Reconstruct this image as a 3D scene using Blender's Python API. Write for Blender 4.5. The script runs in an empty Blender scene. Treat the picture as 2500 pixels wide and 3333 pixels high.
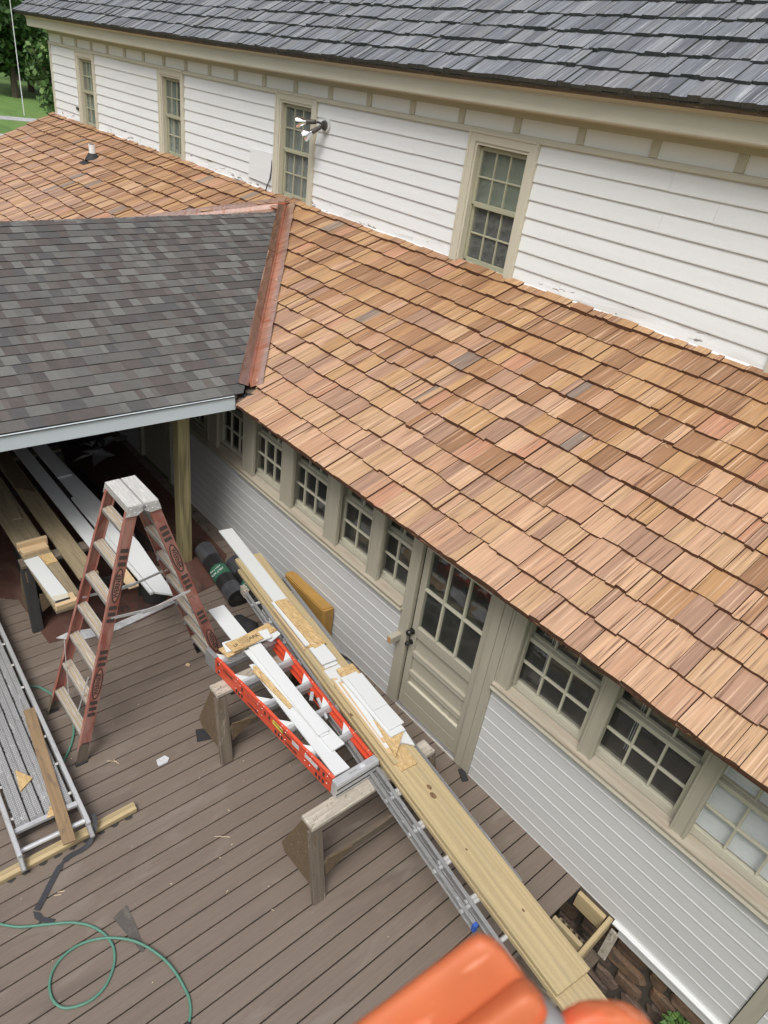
import bpy, math, random
import numpy as np
from mathutils import Vector, Matrix

random.seed(11)
U = random.uniform
sc = bpy.context.scene
COL = sc.collection

# ---------------------------------------------------------------- camera, sky, sun, exposure
CAM = Vector((0.0, -3.8167, 5.29))
RIGHT = Vector((0.63959, 0.75849, 0.12493))
DOWN = Vector((0.47214, -0.25937, -0.84250))
FWD = Vector((-0.60663, 0.59784, -0.52401))
cd = bpy.data.cameras.new("camera")
cam = bpy.data.objects.new("camera", cd)
COL.objects.link(cam)
m = Matrix.Identity(4)
for i in range(3):
    m[i][0] = RIGHT[i]; m[i][1] = -DOWN[i]; m[i][2] = -FWD[i]; m[i][3] = CAM[i]
cam.matrix_world = m
cd.sensor_fit = 'VERTICAL'; cd.sensor_height = 36.0; cd.sensor_width = 27.0
cd.lens = 24.81
cd.clip_start = 0.02; cd.clip_end = 1500
cd.dof.use_dof = True; cd.dof.focus_distance = 6.5; cd.dof.aperture_fstop = 7.0
sc.camera = cam

SUN_EL, SUN_AZ = math.radians(58), math.radians(-62)     # azimuth of the direction towards the sun, from +X
world = bpy.data.worlds.new("World"); sc.world = world; world.use_nodes = True
nt = world.node_tree; nt.nodes.clear()
sky = nt.nodes.new("ShaderNodeTexSky"); sky.sky_type = 'NISHITA'; sky.sun_disc = False
sky.sun_elevation = SUN_EL; sky.sun_rotation = math.pi / 2 - SUN_AZ
sky.dust_density = 6.0; sky.air_density = 1.2; sky.ozone_density = 1.0
hs = nt.nodes.new("ShaderNodeHueSaturation"); hs.inputs['Saturation'].default_value = 0.42
bg = nt.nodes.new("ShaderNodeBackground"); bg.inputs['Strength'].default_value = 0.135
wo = nt.nodes.new("ShaderNodeOutputWorld")
nt.links.new(sky.outputs[0], hs.inputs['Color']); nt.links.new(hs.outputs[0], bg.inputs[0]); nt.links.new(bg.outputs[0], wo.inputs[0])
sd = bpy.data.lights.new("sun", 'SUN'); sd.energy = 1.5; sd.angle = math.radians(24); sd.color = (1.0, 0.975, 0.94)
sun = bpy.data.objects.new("sun", sd); COL.objects.link(sun)
sdir = Vector((math.cos(SUN_EL) * math.cos(SUN_AZ), math.cos(SUN_EL) * math.sin(SUN_AZ), math.sin(SUN_EL)))
sun.rotation_euler = sdir.to_track_quat('Z', 'Y').to_euler()
sun.location = (0, 0, 30)
vs = sc.view_settings
vs.view_transform = 'Standard'; vs.look = 'None'; vs.gamma = 1.0; vs.use_curve_mapping = False; vs.exposure = 0.22
sc.render.engine = 'CYCLES'
sc.cycles.max_bounces = 7; sc.cycles.transparent_max_bounces = 12
sc.cycles.use_denoising = True

def proj(p):
    v = Vector(p) - CAM
    z = v.dot(FWD)
    if z < 0.05: return (-9999, -9999, 1)
    return (1250 + 2297 * v.dot(RIGHT) / z, 1666.5 + 2297 * v.dot(DOWN) / z, z)
def seen(p, pad=60):
    x, y, z = proj(p)
    return -pad < x < 2500 + pad and -pad < y < 3333 + pad

# ---------------------------------------------------------------- mesh helpers
I3 = np.eye(3)
def rotz(a): c, s = math.cos(a), math.sin(a); return np.array([[c, -s, 0], [s, c, 0], [0, 0, 1.0]])
def rotx(a): c, s = math.cos(a), math.sin(a); return np.array([[1.0, 0, 0], [0, c, -s], [0, s, c]])
def roty(a): c, s = math.cos(a), math.sin(a); return np.array([[c, 0, s], [0, 1.0, 0], [-s, 0, c]])
def axes(x, up=(0, 0, 1)):
    """3x3 matrix whose columns are x, y, z axes, x along the given vector, z near up"""
    x = np.array(x, float); x /= np.linalg.norm(x)
    up = np.array(up, float); y = np.cross(up, x)
    if np.linalg.norm(y) < 1e-5: y = np.cross((1, 0, 0), x)
    y /= np.linalg.norm(y); z = np.cross(x, y)
    return np.stack([x, y, z], 1)
PERM = {0: [0, 1, 2], 1: [1, 0, 2], 2: [2, 0, 1]}

class MB:
    def __init__(s): s.v = []; s.f = []; s.m = []; s.g = []; s.r = []; s.n = 0
    def add(s, verts, faces, mat=0, gr=None, rn=None, ax=0):
        verts = np.asarray(verts, float); k = len(verts)
        if rn is None: rn = random.random()
        g = (verts if gr is None else np.asarray(gr, float))[:, PERM[ax]] + np.array([U(0, 30), U(0, 30), U(0, 30)])
        s.v.append(verts); s.g.append(g); s.r.append(np.full(k, rn))
        for q, f in enumerate(faces): s.f.append([i + s.n for i in f]); s.m.append(mat[q] if isinstance(mat, list) else mat)
        s.n += k
        return s
    def box(s, c, size, R=None, ax=0, mat=0, ch=0.0, rn=None):
        hx, hy, hz = size[0] / 2, size[1] / 2, size[2] / 2
        R = I3 if R is None else R
        if ch <= 0 or min(hx, hy, hz) < ch * 1.2:
            L = np.array([(x, y, z) for x in (-hx, hx) for y in (-hy, hy) for z in (-hz, hz)])
            F = [(0, 1, 3, 2), (4, 6, 7, 5), (0, 4, 5, 1), (2, 3, 7, 6), (0, 2, 6, 4), (1, 5, 7, 3)]
        else:
            L = []; idx = {}
            for sx in (-1, 1):
                for sy in (-1, 1):
                    for sz in (-1, 1):
                        for a in range(3):
                            p = [sx * (hx - ch), sy * (hy - ch), sz * (hz - ch)]
                            p[a] = (sx, sy, sz)[a] * (hx, hy, hz)[a]
                            idx[(sx, sy, sz, a)] = len(L); L.append(p)
            F = []
            for a in range(3):
                b, c2 = [i for i in range(3) if i != a]
                for sg in (-1, 1):
                    q = []
                    for sb, scc in ((-1, -1), (1, -1), (1, 1), (-1, 1)):
                        k = [0, 0, 0]; k[a] = sg; k[b] = sb; k[c2] = scc
                        q.append(idx[(k[0], k[1], k[2], a)])
                    F.append(q)
            for a in range(3):          # edges parallel to axis a
                b, c2 = [i for i in range(3) if i != a]
                for sb in (-1, 1):
                    for s2 in (-1, 1):
                        k0 = [0, 0, 0]; k1 = [0, 0, 0]
                        k0[a] = -1; k1[a] = 1; k0[b] = k1[b] = sb; k0[c2] = k1[c2] = s2
                        F.append([idx[(*k0, b)], idx[(*k1, b)], idx[(*k1, c2)], idx[(*k0, c2)]])
            for sx in (-1, 1):
                for sy in (-1, 1):
                    for sz in (-1, 1):
                        F.append([idx[(sx, sy, sz, a)] for a in range(3)])
            L = np.array(L)
            # orient the faces outwards
            F2 = []
            for f in F:
                p = L[f]; nrm = np.cross(p[1] - p[0], p[2] - p[0]); cen = p.mean(0)
                F2.append(f if nrm @ cen > 0 else f[::-1])
            F = F2
        return s.add(L @ R.T + np.array(c, float), F, mat, L, rn, ax)
    def bar(s, p0, p1, w, h, up=(0, 0, 1), mat=0, ch=0.0, rn=None, ext=0.0):
        p0 = np.array(p0, float); p1 = np.array(p1, float)
        return s.box((p0 + p1) / 2, (np.linalg.norm(p1 - p0) + ext, w, h), axes(p1 - p0, up), 0, mat, ch, rn)
    def prism(s, poly, z0, z1, T=None, O=(0, 0, 0), mat=0, rn=None, ax=0):
        """poly counter-clockwise (x, y); z0, z1 numbers or functions of (x, y)"""
        f0 = z0 if callable(z0) else (lambda x, y: z0)
        f1 = z1 if callable(z1) else (lambda x, y: z1)
        n = len(poly)
        L = np.array([(x, y, f0(x, y)) for x, y in poly] + [(x, y, f1(x, y)) for x, y in poly])
        F = [list(range(n))[::-1], list(range(n, 2 * n))] + [[i, (i + 1) % n, n + (i + 1) % n, n + i] for i in range(n)]
        T = I3 if T is None else T
        return s.add(L @ T.T + np.array(O, float), F, mat, L, rn, ax)
    def extrude(s, prof, x0, x1, dirs='x', mat=0, rn=None, seg=1, fz=None, closed=True):
        """profile of (y, z) points run along x; fz(x) lifts z"""
        n = len(prof); xs = np.linspace(x0, x1, seg + 1); V = []; F = []
        for x in xs:
            dz = fz(x) if fz else 0
            for y, z in prof: V.append((x, y, z + dz))
        for k in range(seg):
            for i in range(n if closed else n - 1):
                j = (i + 1) % n
                F.append([k * n + i, k * n + j, (k + 1) * n + j, (k + 1) * n + i])
        if closed:
            F.append(list(range(n))); F.append([seg * n + i for i in range(n)][::-1])
        V = np.array(V)
        if dirs == 'y': V2 = V[:, [1, 0, 2]]
        else: V2 = V
        return s.add(V2, F, mat, V, rn, 0)
    def tube(s, pts, r, n=10, mat=0, rn=None, cap=True):
        pts = np.array(pts, float); rs = r if hasattr(r, '__len__') else [r] * len(pts)
        V = []; F = []; G = []; d = 0; prev = None
        for i, p in enumerate(pts):
            t = pts[min(i + 1, len(pts) - 1)] - pts[max(i - 1, 0)]
            A = axes(t, (0, 0, 1) if abs(t[2]) < 0.95 * np.linalg.norm(t) else (0, 1, 0))
            if i: d += np.linalg.norm(p - pts[i - 1])
            for k in range(n):
                a = 2 * math.pi * k / n
                o = A[:, 1] * math.cos(a) * rs[i] + A[:, 2] * math.sin(a) * rs[i]
                V.append(p + o); G.append((d, rs[i] * math.cos(a), rs[i] * math.sin(a)))
        for i in range(len(pts) - 1):
            for k in range(n):
                F.append([i * n + k, i * n + (k + 1) % n, (i + 1) * n + (k + 1) % n, (i + 1) * n + k])
        if cap:
            F.append(list(range(n))[::-1]); F.append([(len(pts) - 1) * n + k for k in range(n)])
        return s.add(V, F, mat, G, rn, 0)

def mesh_of(name, mb, mats, smooth=False):
    me = bpy.data.meshes.new(name)
    V = np.concatenate(mb.v)
    me.from_pydata([tuple(v) for v in V.tolist()], [], mb.f)
    a = me.attributes.new('gr', 'FLOAT_VECTOR', 'POINT'); a.data.foreach_set('vector', np.concatenate(mb.g).astype(np.float32).ravel())
    a = me.attributes.new('rn', 'FLOAT', 'POINT'); a.data.foreach_set('value', np.concatenate(mb.r).astype(np.float32))
    for mt in (mats if isinstance(mats, (list, tuple)) else [mats]): me.materials.append(mt)
    if max(mb.m) > 0: me.polygons.foreach_set('material_index', mb.m)
    if smooth:
        me.polygons.foreach_set('use_smooth', [True] * len(me.polygons))
        try: me.set_sharp_from_angle(angle=math.radians(38))
        except Exception: pass
    me.update()
    return me

def tag(o, label=None, cat=None, group=None, kind=None):
    if label: o['label'] = label
    if cat: o['category'] = cat
    if group: o['group'] = group
    if kind: o['kind'] = kind
    return o
def obj(name, mb, mats, parent=None, smooth=False, local=False, **kw):
    me = mb if isinstance(mb, bpy.types.Mesh) else mesh_of(name, mb, mats, smooth)
    o = bpy.data.objects.new(name, me); COL.objects.link(o)
    if parent is not None:
        o.parent = parent
        if not local and parent.type == 'EMPTY':
            o.matrix_parent_inverse = (Matrix.Translation(parent.location) @ parent.rotation_euler.to_matrix().to_4x4()).inverted()
    return tag(o, **kw)
def thing(name, label, cat, loc=(0, 0, 0), rz=0, group=None, kind=None):
    o = bpy.data.objects.new(name, None); COL.objects.link(o)
    o.location = loc; o.rotation_euler = (0, 0, rz); o.empty_display_size = 0.2
    return tag(o, label, cat, group, kind)
def copy_tree(o, parent=None):
    c = o.copy(); COL.objects.link(c)
    if parent is not None: c.parent = parent; c.matrix_parent_inverse = o.matrix_parent_inverse.copy()
    for ch in [x for x in bpy.data.objects if x.parent == o]: copy_tree(ch, c)
    return c
def text_on(s, size, O, X, Y, parent, mat, name='lettering', align='CENTER', thick=0.0004, bold=True, local=True, sx=1.0):
    cu = bpy.data.curves.new('lettering', 'FONT'); cu.body = s; cu.size = size; cu.extrude = thick
    cu.align_x = align; cu.align_y = 'CENTER'; cu.resolution_u = 3
    if bold: cu.offset = size * 0.018
    t = bpy.data.objects.new('lettering', cu); COL.objects.link(t)
    bpy.context.view_layer.update()
    me = bpy.data.meshes.new_from_object(t, depsgraph=bpy.context.evaluated_depsgraph_get())
    bpy.data.objects.remove(t); bpy.data.curves.remove(cu)
    X = Vector(X).normalized(); Y = Vector(Y); Y = (Y - X * Y.dot(X)).normalized(); Z = X.cross(Y)
    M = Matrix.Identity(4)
    for i in range(3): M[i][0] = X[i] * sx; M[i][1] = Y[i]; M[i][2] = Z[i]; M[i][3] = O[i]
    me.transform(M); me.materials.clear(); me.materials.append(mat)
    return obj(name, me, mat, parent, local=local)

# ---------------------------------------------------------------- materials
def MAT(name, cols, rough=0.7, metal=0.0, grain=0.0, gs=(2, 35, 35), fine=0.0, fs=160, blotch=None, bump=0.0, spec=0.5, rings=None, bumpfine=False, blend='LINEAR', coat=0.0):
    mt = bpy.data.materials.new(name); mt.use_nodes = True
    N = mt.node_tree.nodes; L = mt.node_tree.links
    b = N['Principled BSDF']; b.inputs['Roughness'].default_value = rough; b.inputs['Metallic'].default_value = metal
    b.inputs['Specular IOR Level'].default_value = spec
    if coat: b.inputs['Coat Weight'].default_value = coat; b.inputs['Coat Roughness'].default_value = 0.15
    A = N.new('ShaderNodeAttribute'); A.attribute_name = 'gr'
    R = N.new('ShaderNodeAttribute'); R.attribute_name = 'rn'
    if len(cols) == 1:
        rgb = N.new('ShaderNodeRGB'); rgb.outputs[0].default_value = (*cols[0], 1); c = rgb.outputs[0]
    else:
        cr = N.new('ShaderNodeValToRGB'); cr.color_ramp.interpolation = blend
        e = cr.color_ramp.elements
        while len(e) < len(cols): e.new(0.5)
        for i, k in enumerate(cols):
            e[i].position = i / (len(cols) - 1) if blend == 'LINEAR' else i / len(cols)
            e[i].color = (*k, 1)
        L.new(R.outputs['Fac'], cr.inputs[0]); c = cr.outputs[0]
    def noise(scale, detail=3, rough_=0.6, vec=None, dist=0):
        mp = N.new('ShaderNodeMapping'); mp.vector_type = 'POINT'; mp.inputs['Scale'].default_value = scale
        L.new(vec or A.outputs['Vector'], mp.inputs[0])
        n = N.new('ShaderNodeTexNoise'); n.inputs['Scale'].default_value = 1; n.inputs['Detail'].default_value = detail
        n.inputs['Roughness'].default_value = rough_; n.inputs['Distortion'].default_value = dist
        L.new(mp.outputs[0], n.inputs['Vector']); return n.outputs[0]
    def scale_col(c, fac, lo, hi, i0=0.25, i1=0.75):
        mr = N.new('ShaderNodeMapRange'); mr.inputs[1].default_value = i0; mr.inputs[2].default_value = i1
        mr.inputs[3].default_value = lo; mr.inputs[4].default_value = hi; L.new(fac, mr.inputs[0])
        v = N.new('ShaderNodeVectorMath'); v.operation = 'SCALE'; L.new(c, v.inputs[0]); L.new(mr.outputs[0], v.inputs['Scale'])
        return v.outputs[0]
    h = None
    if grain:
        n1 = noise(gs, 4, 0.65); c = scale_col(c, n1, 1 - grain, 1 + grain * 0.8); h = n1
    if rings:
        wv = N.new('ShaderNodeTexWave'); wv.wave_type = 'BANDS'; wv.bands_direction = 'Y'
        wv.inputs['Scale'].default_value = rings[0]; wv.inputs['Distortion'].default_value = rings[1]; wv.inputs['Detail'].default_value = 2
        mp = N.new('ShaderNodeMapping'); mp.inputs['Scale'].default_value = rings[2]
        L.new(A.outputs['Vector'], mp.inputs[0]); L.new(mp.outputs[0], wv.inputs['Vector'])
        c = scale_col(c, wv.outputs['Fac'], 1 - rings[3], 1.0 + rings[3] * .4, 0, 1)
        h = h or wv.outputs['Fac']
    if fine:
        n2 = noise((fs, fs, fs), 2, 0.5); c = scale_col(c, n2, 1 - fine, 1 + fine)
        if bumpfine or h is None: h = n2
    for bl in (blotch or []):
        col, scl, lo, hi, dst = bl
        n3 = noise(scl, 5 if dst >= 0 else 1.2, 0.62 if dst >= 0 else .4, dist=max(dst, 0))
        mr = N.new('ShaderNodeMapRange'); mr.inputs[1].default_value = lo; mr.inputs[2].default_value = hi; L.new(n3, mr.inputs[0])
        mx = N.new('ShaderNodeMix'); mx.data_type = 'RGBA'; L.new(mr.outputs[0], mx.inputs[0]); L.new(c, mx.inputs[6]); mx.inputs[7].default_value = (*col, 1)
        c = mx.outputs[2]
    L.new(c, b.inputs['Base Color'])
    if bump and h is not None:
        bp = N.new('ShaderNodeBump'); bp.inputs['Strength'].default_value = bump; bp.inputs['Distance'].default_value = 0.004
        L.new(h, bp.inputs['Height']); L.new(bp.outputs[0], b.inputs['Normal'])
    return mt

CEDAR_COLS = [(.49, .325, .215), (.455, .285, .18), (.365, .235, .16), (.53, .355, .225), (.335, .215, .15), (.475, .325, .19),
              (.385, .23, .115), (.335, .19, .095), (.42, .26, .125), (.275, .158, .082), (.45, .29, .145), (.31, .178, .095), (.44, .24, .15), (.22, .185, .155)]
M_cedar_end = MAT('cedar_end_grain_shade', [(.115, .048, .025), (.14, .06, .03), (.09, .04, .022)], .9, grain=.3, gs=(60, 60, 60))  # dark end grain, deepened with painted butt and keyway shade
M_shake_end = MAT('shake_end_grain_shade', [(.075, .08, .078), (.10, .105, .10)], .95, grain=.4, gs=(60, 60, 60), blotch=[((.05, .07, .035), (4, 20, 20), .6, .7, 1)])  # end grain with the shade of the course lines put into the colour
def streak(k=1.0): return [((.20 * k, .105 * k, .06 * k), (3, 120, 120), .60, .74, .4)]
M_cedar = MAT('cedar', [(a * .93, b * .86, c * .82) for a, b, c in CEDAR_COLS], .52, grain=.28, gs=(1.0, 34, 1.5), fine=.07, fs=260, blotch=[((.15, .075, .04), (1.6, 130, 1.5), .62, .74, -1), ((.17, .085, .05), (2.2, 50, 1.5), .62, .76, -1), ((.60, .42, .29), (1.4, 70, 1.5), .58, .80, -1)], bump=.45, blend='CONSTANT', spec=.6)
M_cedar_old = MAT('grey_shake', [(.135, .147, .167), (.178, .192, .213), (.108, .115, .132), (.155, .165, .18), (.215, .226, .243), (.145, .146, .152)], .85, grain=.45, gs=(1.5, 45, 1.5), fine=.15, fs=200,
                  blotch=[((.48, .50, .52), (1.8, 55, 1.5), .56, .76, .3), ((.07, .07, .075), (2.4, 90, 1.5), .62, .75, .5)], bump=.6, spec=.25)
M_asphalt = MAT('asphalt_shingle', [(.108, .106, .102), (.135, .135, .129), (.086, .085, .085), (.112, .101, .095), (.148, .148, .141), (.094, .083, .079), (.120, .119, .115), (.084, .077, .075), (.112, .108, .104)], .95, fine=.40, fs=420, grain=.10, gs=(12, 12, 12), bump=.5, blend='CONSTANT', spec=.15, bumpfine=True)
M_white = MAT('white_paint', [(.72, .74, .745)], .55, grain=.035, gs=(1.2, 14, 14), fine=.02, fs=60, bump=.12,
              blotch=[((.62, .61, .58), (.9, 9, 9), .60, .95, .5)])
M_panel = MAT('bright_white_paint', [(.86, .87, .86)], .55)
M_peel = MAT('peeling_white_paint', [(.76, .78, .79)], .6, grain=.05, gs=(2, 30, 30), bump=.3,
             blotch=[((.50, .50, .46), (1.3, 7, 7), .52, .80, .8), ((.17, .15, .13), (3, 40, 12), .605, .64, .4), ((.42, .42, .39), (1.2, 14, 14), .64, .78, 1.5)])
M_white_low = MAT('shaded_white_paint', [(.50, .51, .51), (.525, .53, .525)], .5, grain=.04, gs=(1.2, 18, 18), fine=.02, fs=60, bump=.12,
                  blotch=[((.52, .52, .50), (.8, 8, 8), .60, .95, .5)])  # white of the lower wall, darkened to carry the eave's shade in the colour
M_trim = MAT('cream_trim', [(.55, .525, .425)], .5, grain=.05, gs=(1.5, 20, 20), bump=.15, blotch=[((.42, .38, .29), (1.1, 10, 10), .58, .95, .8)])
M_trim_low = MAT('shaded_cream_trim', [(.36, .338, .272)], .5, grain=.06, gs=(1.5, 20, 20), bump=.15, blotch=[((.27, .245, .19), (1.1, 10, 10), .58, .95, .8)])  # cream trim in a darker copy, shade of the lower wall painted in
M_sash = MAT('sash_paint', [(.47, .455, .36)], .45, grain=.05, gs=(2, 20, 20))
M_sash_up = MAT('green_grey_sash', [(.36, .36, .26)], .5, grain=.05, gs=(2, 20, 20))
M_sill = MAT('worn_sill', [(.36, .32, .25)], .7, grain=.18, gs=(1.5, 30, 30), bump=.3, blotch=[((.27, .20, .145), (1.6, 14, 14), .50, .80, 1.0)])
M_deck = MAT('composite_deck', [(.163, .130, .106), (.173, .139, .113), (.154, .122, .099), (.169, .136, .111)], .5, grain=.14, gs=(1.6, 95, 95), fine=.06, fs=180, bump=.25, spec=.35,
             blotch=[((.25, .22, .19), (1.3, 4.5, 4.5), .56, .90, .8), ((.10, .08, .07), (.8, 3.0, 3.0), .55, .82, .6), ((.32, .29, .26), (12, 26, 26), .685, .76, 1.0)])
M_pt = MAT('treated_pine', [(.44, .345, .19), (.41, .325, .185)], .7, grain=.17, gs=(.45, 24, 24), fine=.05, fs=90, rings=(2.4, 9, (.22, 3.2, 3.2), .10), bump=.2,
           blotch=[((.22, .19, .10), (18, 50, 50), .68, .73, .3), ((.27, .25, .17), (.7, 9, 9), .55, .85, .5), ((.13, .10, .05), (5, 9, 9), .745, .76, .2)])
M_pt_dull = MAT('weathered_board', [(.30, .24, .14), (.27, .22, .14)], .8, grain=.3, gs=(1.6, 40, 40), rings=(6, 10, (.4, 6, 6), .35), bump=.3)
M_pt_post = MAT('treated_post', [(.29, .245, .125)], .7, grain=.2, gs=(1.4, 30, 30), rings=(4, 6, (.3, 6, 6), .45), bump=.2)
M_pine = MAT('pine_offcut', [(.60, .44, .26), (.56, .41, .25)], .65, grain=.15, gs=(2, 40, 40), rings=(5, 8, (.5, 7, 7), .18))
M_osb = MAT('osb', [(.50, .35, .165)], .75, grain=.22, gs=(20, 40, 40), fine=.12, fs=120, bump=.35,
            blotch=[((.34, .20, .085), (13, 30, 30), .54, .62, 2.0), ((.64, .50, .29), (11, 34, 34), .55, .63, 2.0)])
M_osb_old = MAT('old_osb', [(.125, .088, .052)], .85, grain=.3, gs=(26, 60, 60), bump=.35, blotch=[((.13, .09, .05), (20, 40, 40), .5, .62, 2), ((.24, .18, .11), (18, 40, 40), .58, .66, 2)])
M_oldwood = MAT('weathered_grey_wood', [(.135, .105, .078), (.11, .088, .066), (.155, .125, .095)], .9, grain=.4, gs=(2, 45, 45), fine=.15, fs=150, bump=.5,
                blotch=[((.30, .26, .21), (4, 20, 20), .60, .72, 1), ((.05, .045, .035), (8, 30, 30), .62, .70, 1)])
M_oldwood_top = MAT('chalky_beam_wood', [(.40, .36, .30)], .9, grain=.35, gs=(3, 40, 40), bump=.5, blotch=[((.15, .12, .09), (14, 24, 24), .56, .66, 1.5), ((.55, .52, .46), (8, 24, 24), .58, .70, 1)])
M_trimboard = MAT('white_trim_board', [(.62, .64, .64), (.58, .60, .60)], .45, grain=.02, gs=(1, 8, 8), blotch=[((.60, .60, .58), (3, 9, 9), .68, .85, 2), ((.45, .42, .38), (10, 40, 40), .76, .80, 1)])
M_alu = MAT('aluminium', [(.60, .61, .62)], .36, metal=.45, grain=.10, gs=(1, 60, 60), blotch=[((.40, .40, .41), (5, 20, 20), .55, .8, 1)])
M_alu_dirty = MAT('dirty_aluminium', [(.29, .29, .29)], .5, metal=.35, grain=.2, gs=(2, 40, 40), blotch=[((.12, .11, .10), (14, 40, 40), .60, .70, 1.5), ((.62, .63, .66), (9, 30, 30), .60, .7, 1)])
M_step = MAT('dusty_tread', [(.42, .345, .25)], .6, metal=.2, grain=.18, gs=(1.5, 60, 60), blotch=[((.62, .57, .48), (3, 30, 30), .52, .72, 1)])
M_stepcap = MAT('paint_spotted_alloy', [(.66, .65, .62)], .5, metal=.5, grain=.1, gs=(2, 30, 30), blotch=[((.80, .77, .72), (9, 22, 22), .52, .62, 1.5), ((.45, .36, .26), (14, 50, 50), .66, .72, 1)])
M_red = MAT('faded_red_fibreglass', [(.27, .085, .065)], .65, grain=.15, gs=(3, 30, 30), bump=.1, blotch=[((.36, .20, .165), (2.5, 9, 9), .42, .68, 1.2), ((.19, .07, .045), (7, 30, 30), .60, .70, 1)])
M_redpale = MAT('rubbed_red_badge', [(.38, .17, .13)], .65, grain=.15, gs=(3, 30, 30))
M_orange = MAT('orange_fibreglass', [(.60, .075, .035)], .42, grain=.08, gs=(2, 30, 30), blotch=[((.58, .11, .06), (2, 10, 10), .52, .8, 1)])
M_tool = MAT('orange_plastic', [(.52, .135, .05)], .5, grain=.16, gs=(9, 14, 14), spec=.4, blotch=[((.62, .10, .04), (14, 25, 25), .58, .70, 1), ((.85, .42, .28), (9, 22, 22), .60, .74, 1.5)])
M_chip = MAT('chipped_orange_plastic', [(.48, .19, .11)], .6, grain=.25, gs=(60, 60, 60), blotch=[((.55, .44, .38), (60, 80, 80), .50, .58, 1.5), ((.72, .12, .04), (50, 70, 70), .56, .62, 1.5)])
M_black = MAT('black_print', [(.03, .03, .03)], .6)
M_blackfade = MAT('worn_black_print', [(.055, .04, .035)], .7, blotch=[((.30, .12, .09), (40, 60, 60), .62, .70, 1)])
M_rubber = MAT('black_rubber', [(.022, .022, .024)], .75, fine=.2, fs=80)
M_felt = MAT('felt_roll', [(.018, .018, .019)], .45, grain=.3, gs=(3, 12, 12), bump=.3, spec=.5)
M_wrap = MAT('clear_wrap', [(.06, .063, .07)], .28, grain=.5, gs=(14, 30, 30), bump=.8, spec=.7)
M_green = MAT('green_label', [(.035, .12, .075)], .5)
M_pale = MAT('pale_print', [(.55, .60, .57)], .6)
M_hose = MAT('green_hose', [(.085, .215, .16)], .5, grain=.12, gs=(20, 60, 60), spec=.4)
M_tar = MAT('tar_paper', [(.085, .078, .070), (.075, .07, .066)], .9, fine=.25, fs=160, blotch=[((.16, .145, .125), (6, 10, 10), .52, .75, 1)])
M_strap = MAT('black_strap', [(.035, .036, .042)], .7, grain=.2, gs=(8, 90, 90))
M_foam = MAT('amber_foam', [(.36, .205, .05)], .7, grain=.12, gs=(5, 9, 9), fine=.1, fs=60, blotch=[((.30, .17, .05), (6, 12, 12), .60, .75, 1)])
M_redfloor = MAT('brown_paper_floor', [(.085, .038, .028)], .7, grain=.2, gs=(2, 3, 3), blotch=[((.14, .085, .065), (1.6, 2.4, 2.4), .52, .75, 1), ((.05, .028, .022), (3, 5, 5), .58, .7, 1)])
M_stone = MAT('fieldstone', [(.13, .075, .045), (.095, .065, .045), (.17, .10, .055), (.08, .06, .048), (.12, .08, .06), (.20, .12, .065)], .9, grain=.55, gs=(5, 24, 24), fine=.3, fs=60, bump=1.0,
              blotch=[((.06, .05, .04), (5, 8, 8), .52, .7, 1), ((.34, .30, .25), (9, 14, 14), .66, .76, 1)])
M_mortar = MAT('dark_mortar', [(.055, .045, .035)], .95, fine=.3, fs=40)
M_soil = MAT('soil', [(.06, .045, .03)], .95, grain=.4, gs=(4, 4, 4), fine=.4, fs=30, bump=.8, blotch=[((.14, .12, .09), (6, 6, 6), .58, .70, 1)])
M_lawn = MAT('lawn', [(.095, .18, .035)], .95, grain=.22, gs=(.12, .9, .5), fine=.35, fs=9, blotch=[((.13, .20, .05), (.07, .25, .2), .50, .7, .5), ((.05, .11, .025), (.3, .6, .6), .58, .78, .5)])
M_gravel = MAT('gravel', [(.36, .36, .37)], .95, fine=.45, fs=22, grain=.2, gs=(1, 1, 1))
M_leaf = MAT('leaves', [(.022, .055, .014), (.035, .085, .02), (.055, .115, .028), (.03, .07, .018)], .6, spec=.3)
M_leaf2 = MAT('light_leaves', [(.06, .13, .03), (.09, .16, .04), (.05, .11, .03), (.12, .19, .05)], .6, spec=.3)
M_bark = MAT('bark', [(.09, .07, .05)], .95, grain=.4, gs=(4, 12, 12))
M_copper = MAT('new_copper', [(.84, .50, .39)], .27, metal=1.0, grain=.16, gs=(4, 14, 14), blotch=[((.55, .28, .19), (2.5, 9, 9), .50, .72, 1.5), ((.92, .72, .65), (3, 20, 20), .58, .72, 1)], bump=.18)
M_knot = MAT('wood_knot', [(.16, .095, .045)], .8, grain=.5, gs=(60, 60, 60))
M_copper_pale = MAT('pale_striped_copper', [(.85, .58, .47)], .3, metal=.9, grain=.2, gs=(9, 2, 2), blotch=[((.72, .36, .24), (12, 3, 3), .54, .64, 1.5)], bump=.2)  # paler copper with reddish stripes, for the right and far flanges
M_dark_in = MAT('dark_interior', [(.045, .042, .038)], .9)
M_brown_in = MAT('room_wall', [(.10, .085, .07)], .9)
M_curtain = MAT('lace_curtain', [(.34, .35, .37)], .9, grain=.35, gs=(1.0, 24, 24), blotch=[((.40, .40, .40), (16, 34, 34), .60, .68, .5)])
M_teal = MAT('teal_curtain', [(.42, .52, .50), (.34, .42, .42)], .9, grain=.35, gs=(1, 30, 30))
M_green_in = MAT('pale_green_blind', [(.30, .34, .26)], .85, grain=.1, gs=(1, 5, 5))
M_blind = MAT('white_blind', [(.85, .87, .88)], .6)
M_iron = MAT('dark_bronze', [(.045, .045, .045)], .4, metal=.6)
M_lampmetal = MAT('lamp_socket', [(.08, .075, .07)], .55, metal=.4, blotch=[((.20, .15, .11), (30, 50, 50), .58, .68, 1)])
M_mirror = MAT('lamp_reflector', [(.75, .76, .76)], .08, metal=1.0)
M_pvc = MAT('white_pvc', [(.78, .79, .80)], .4)
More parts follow.
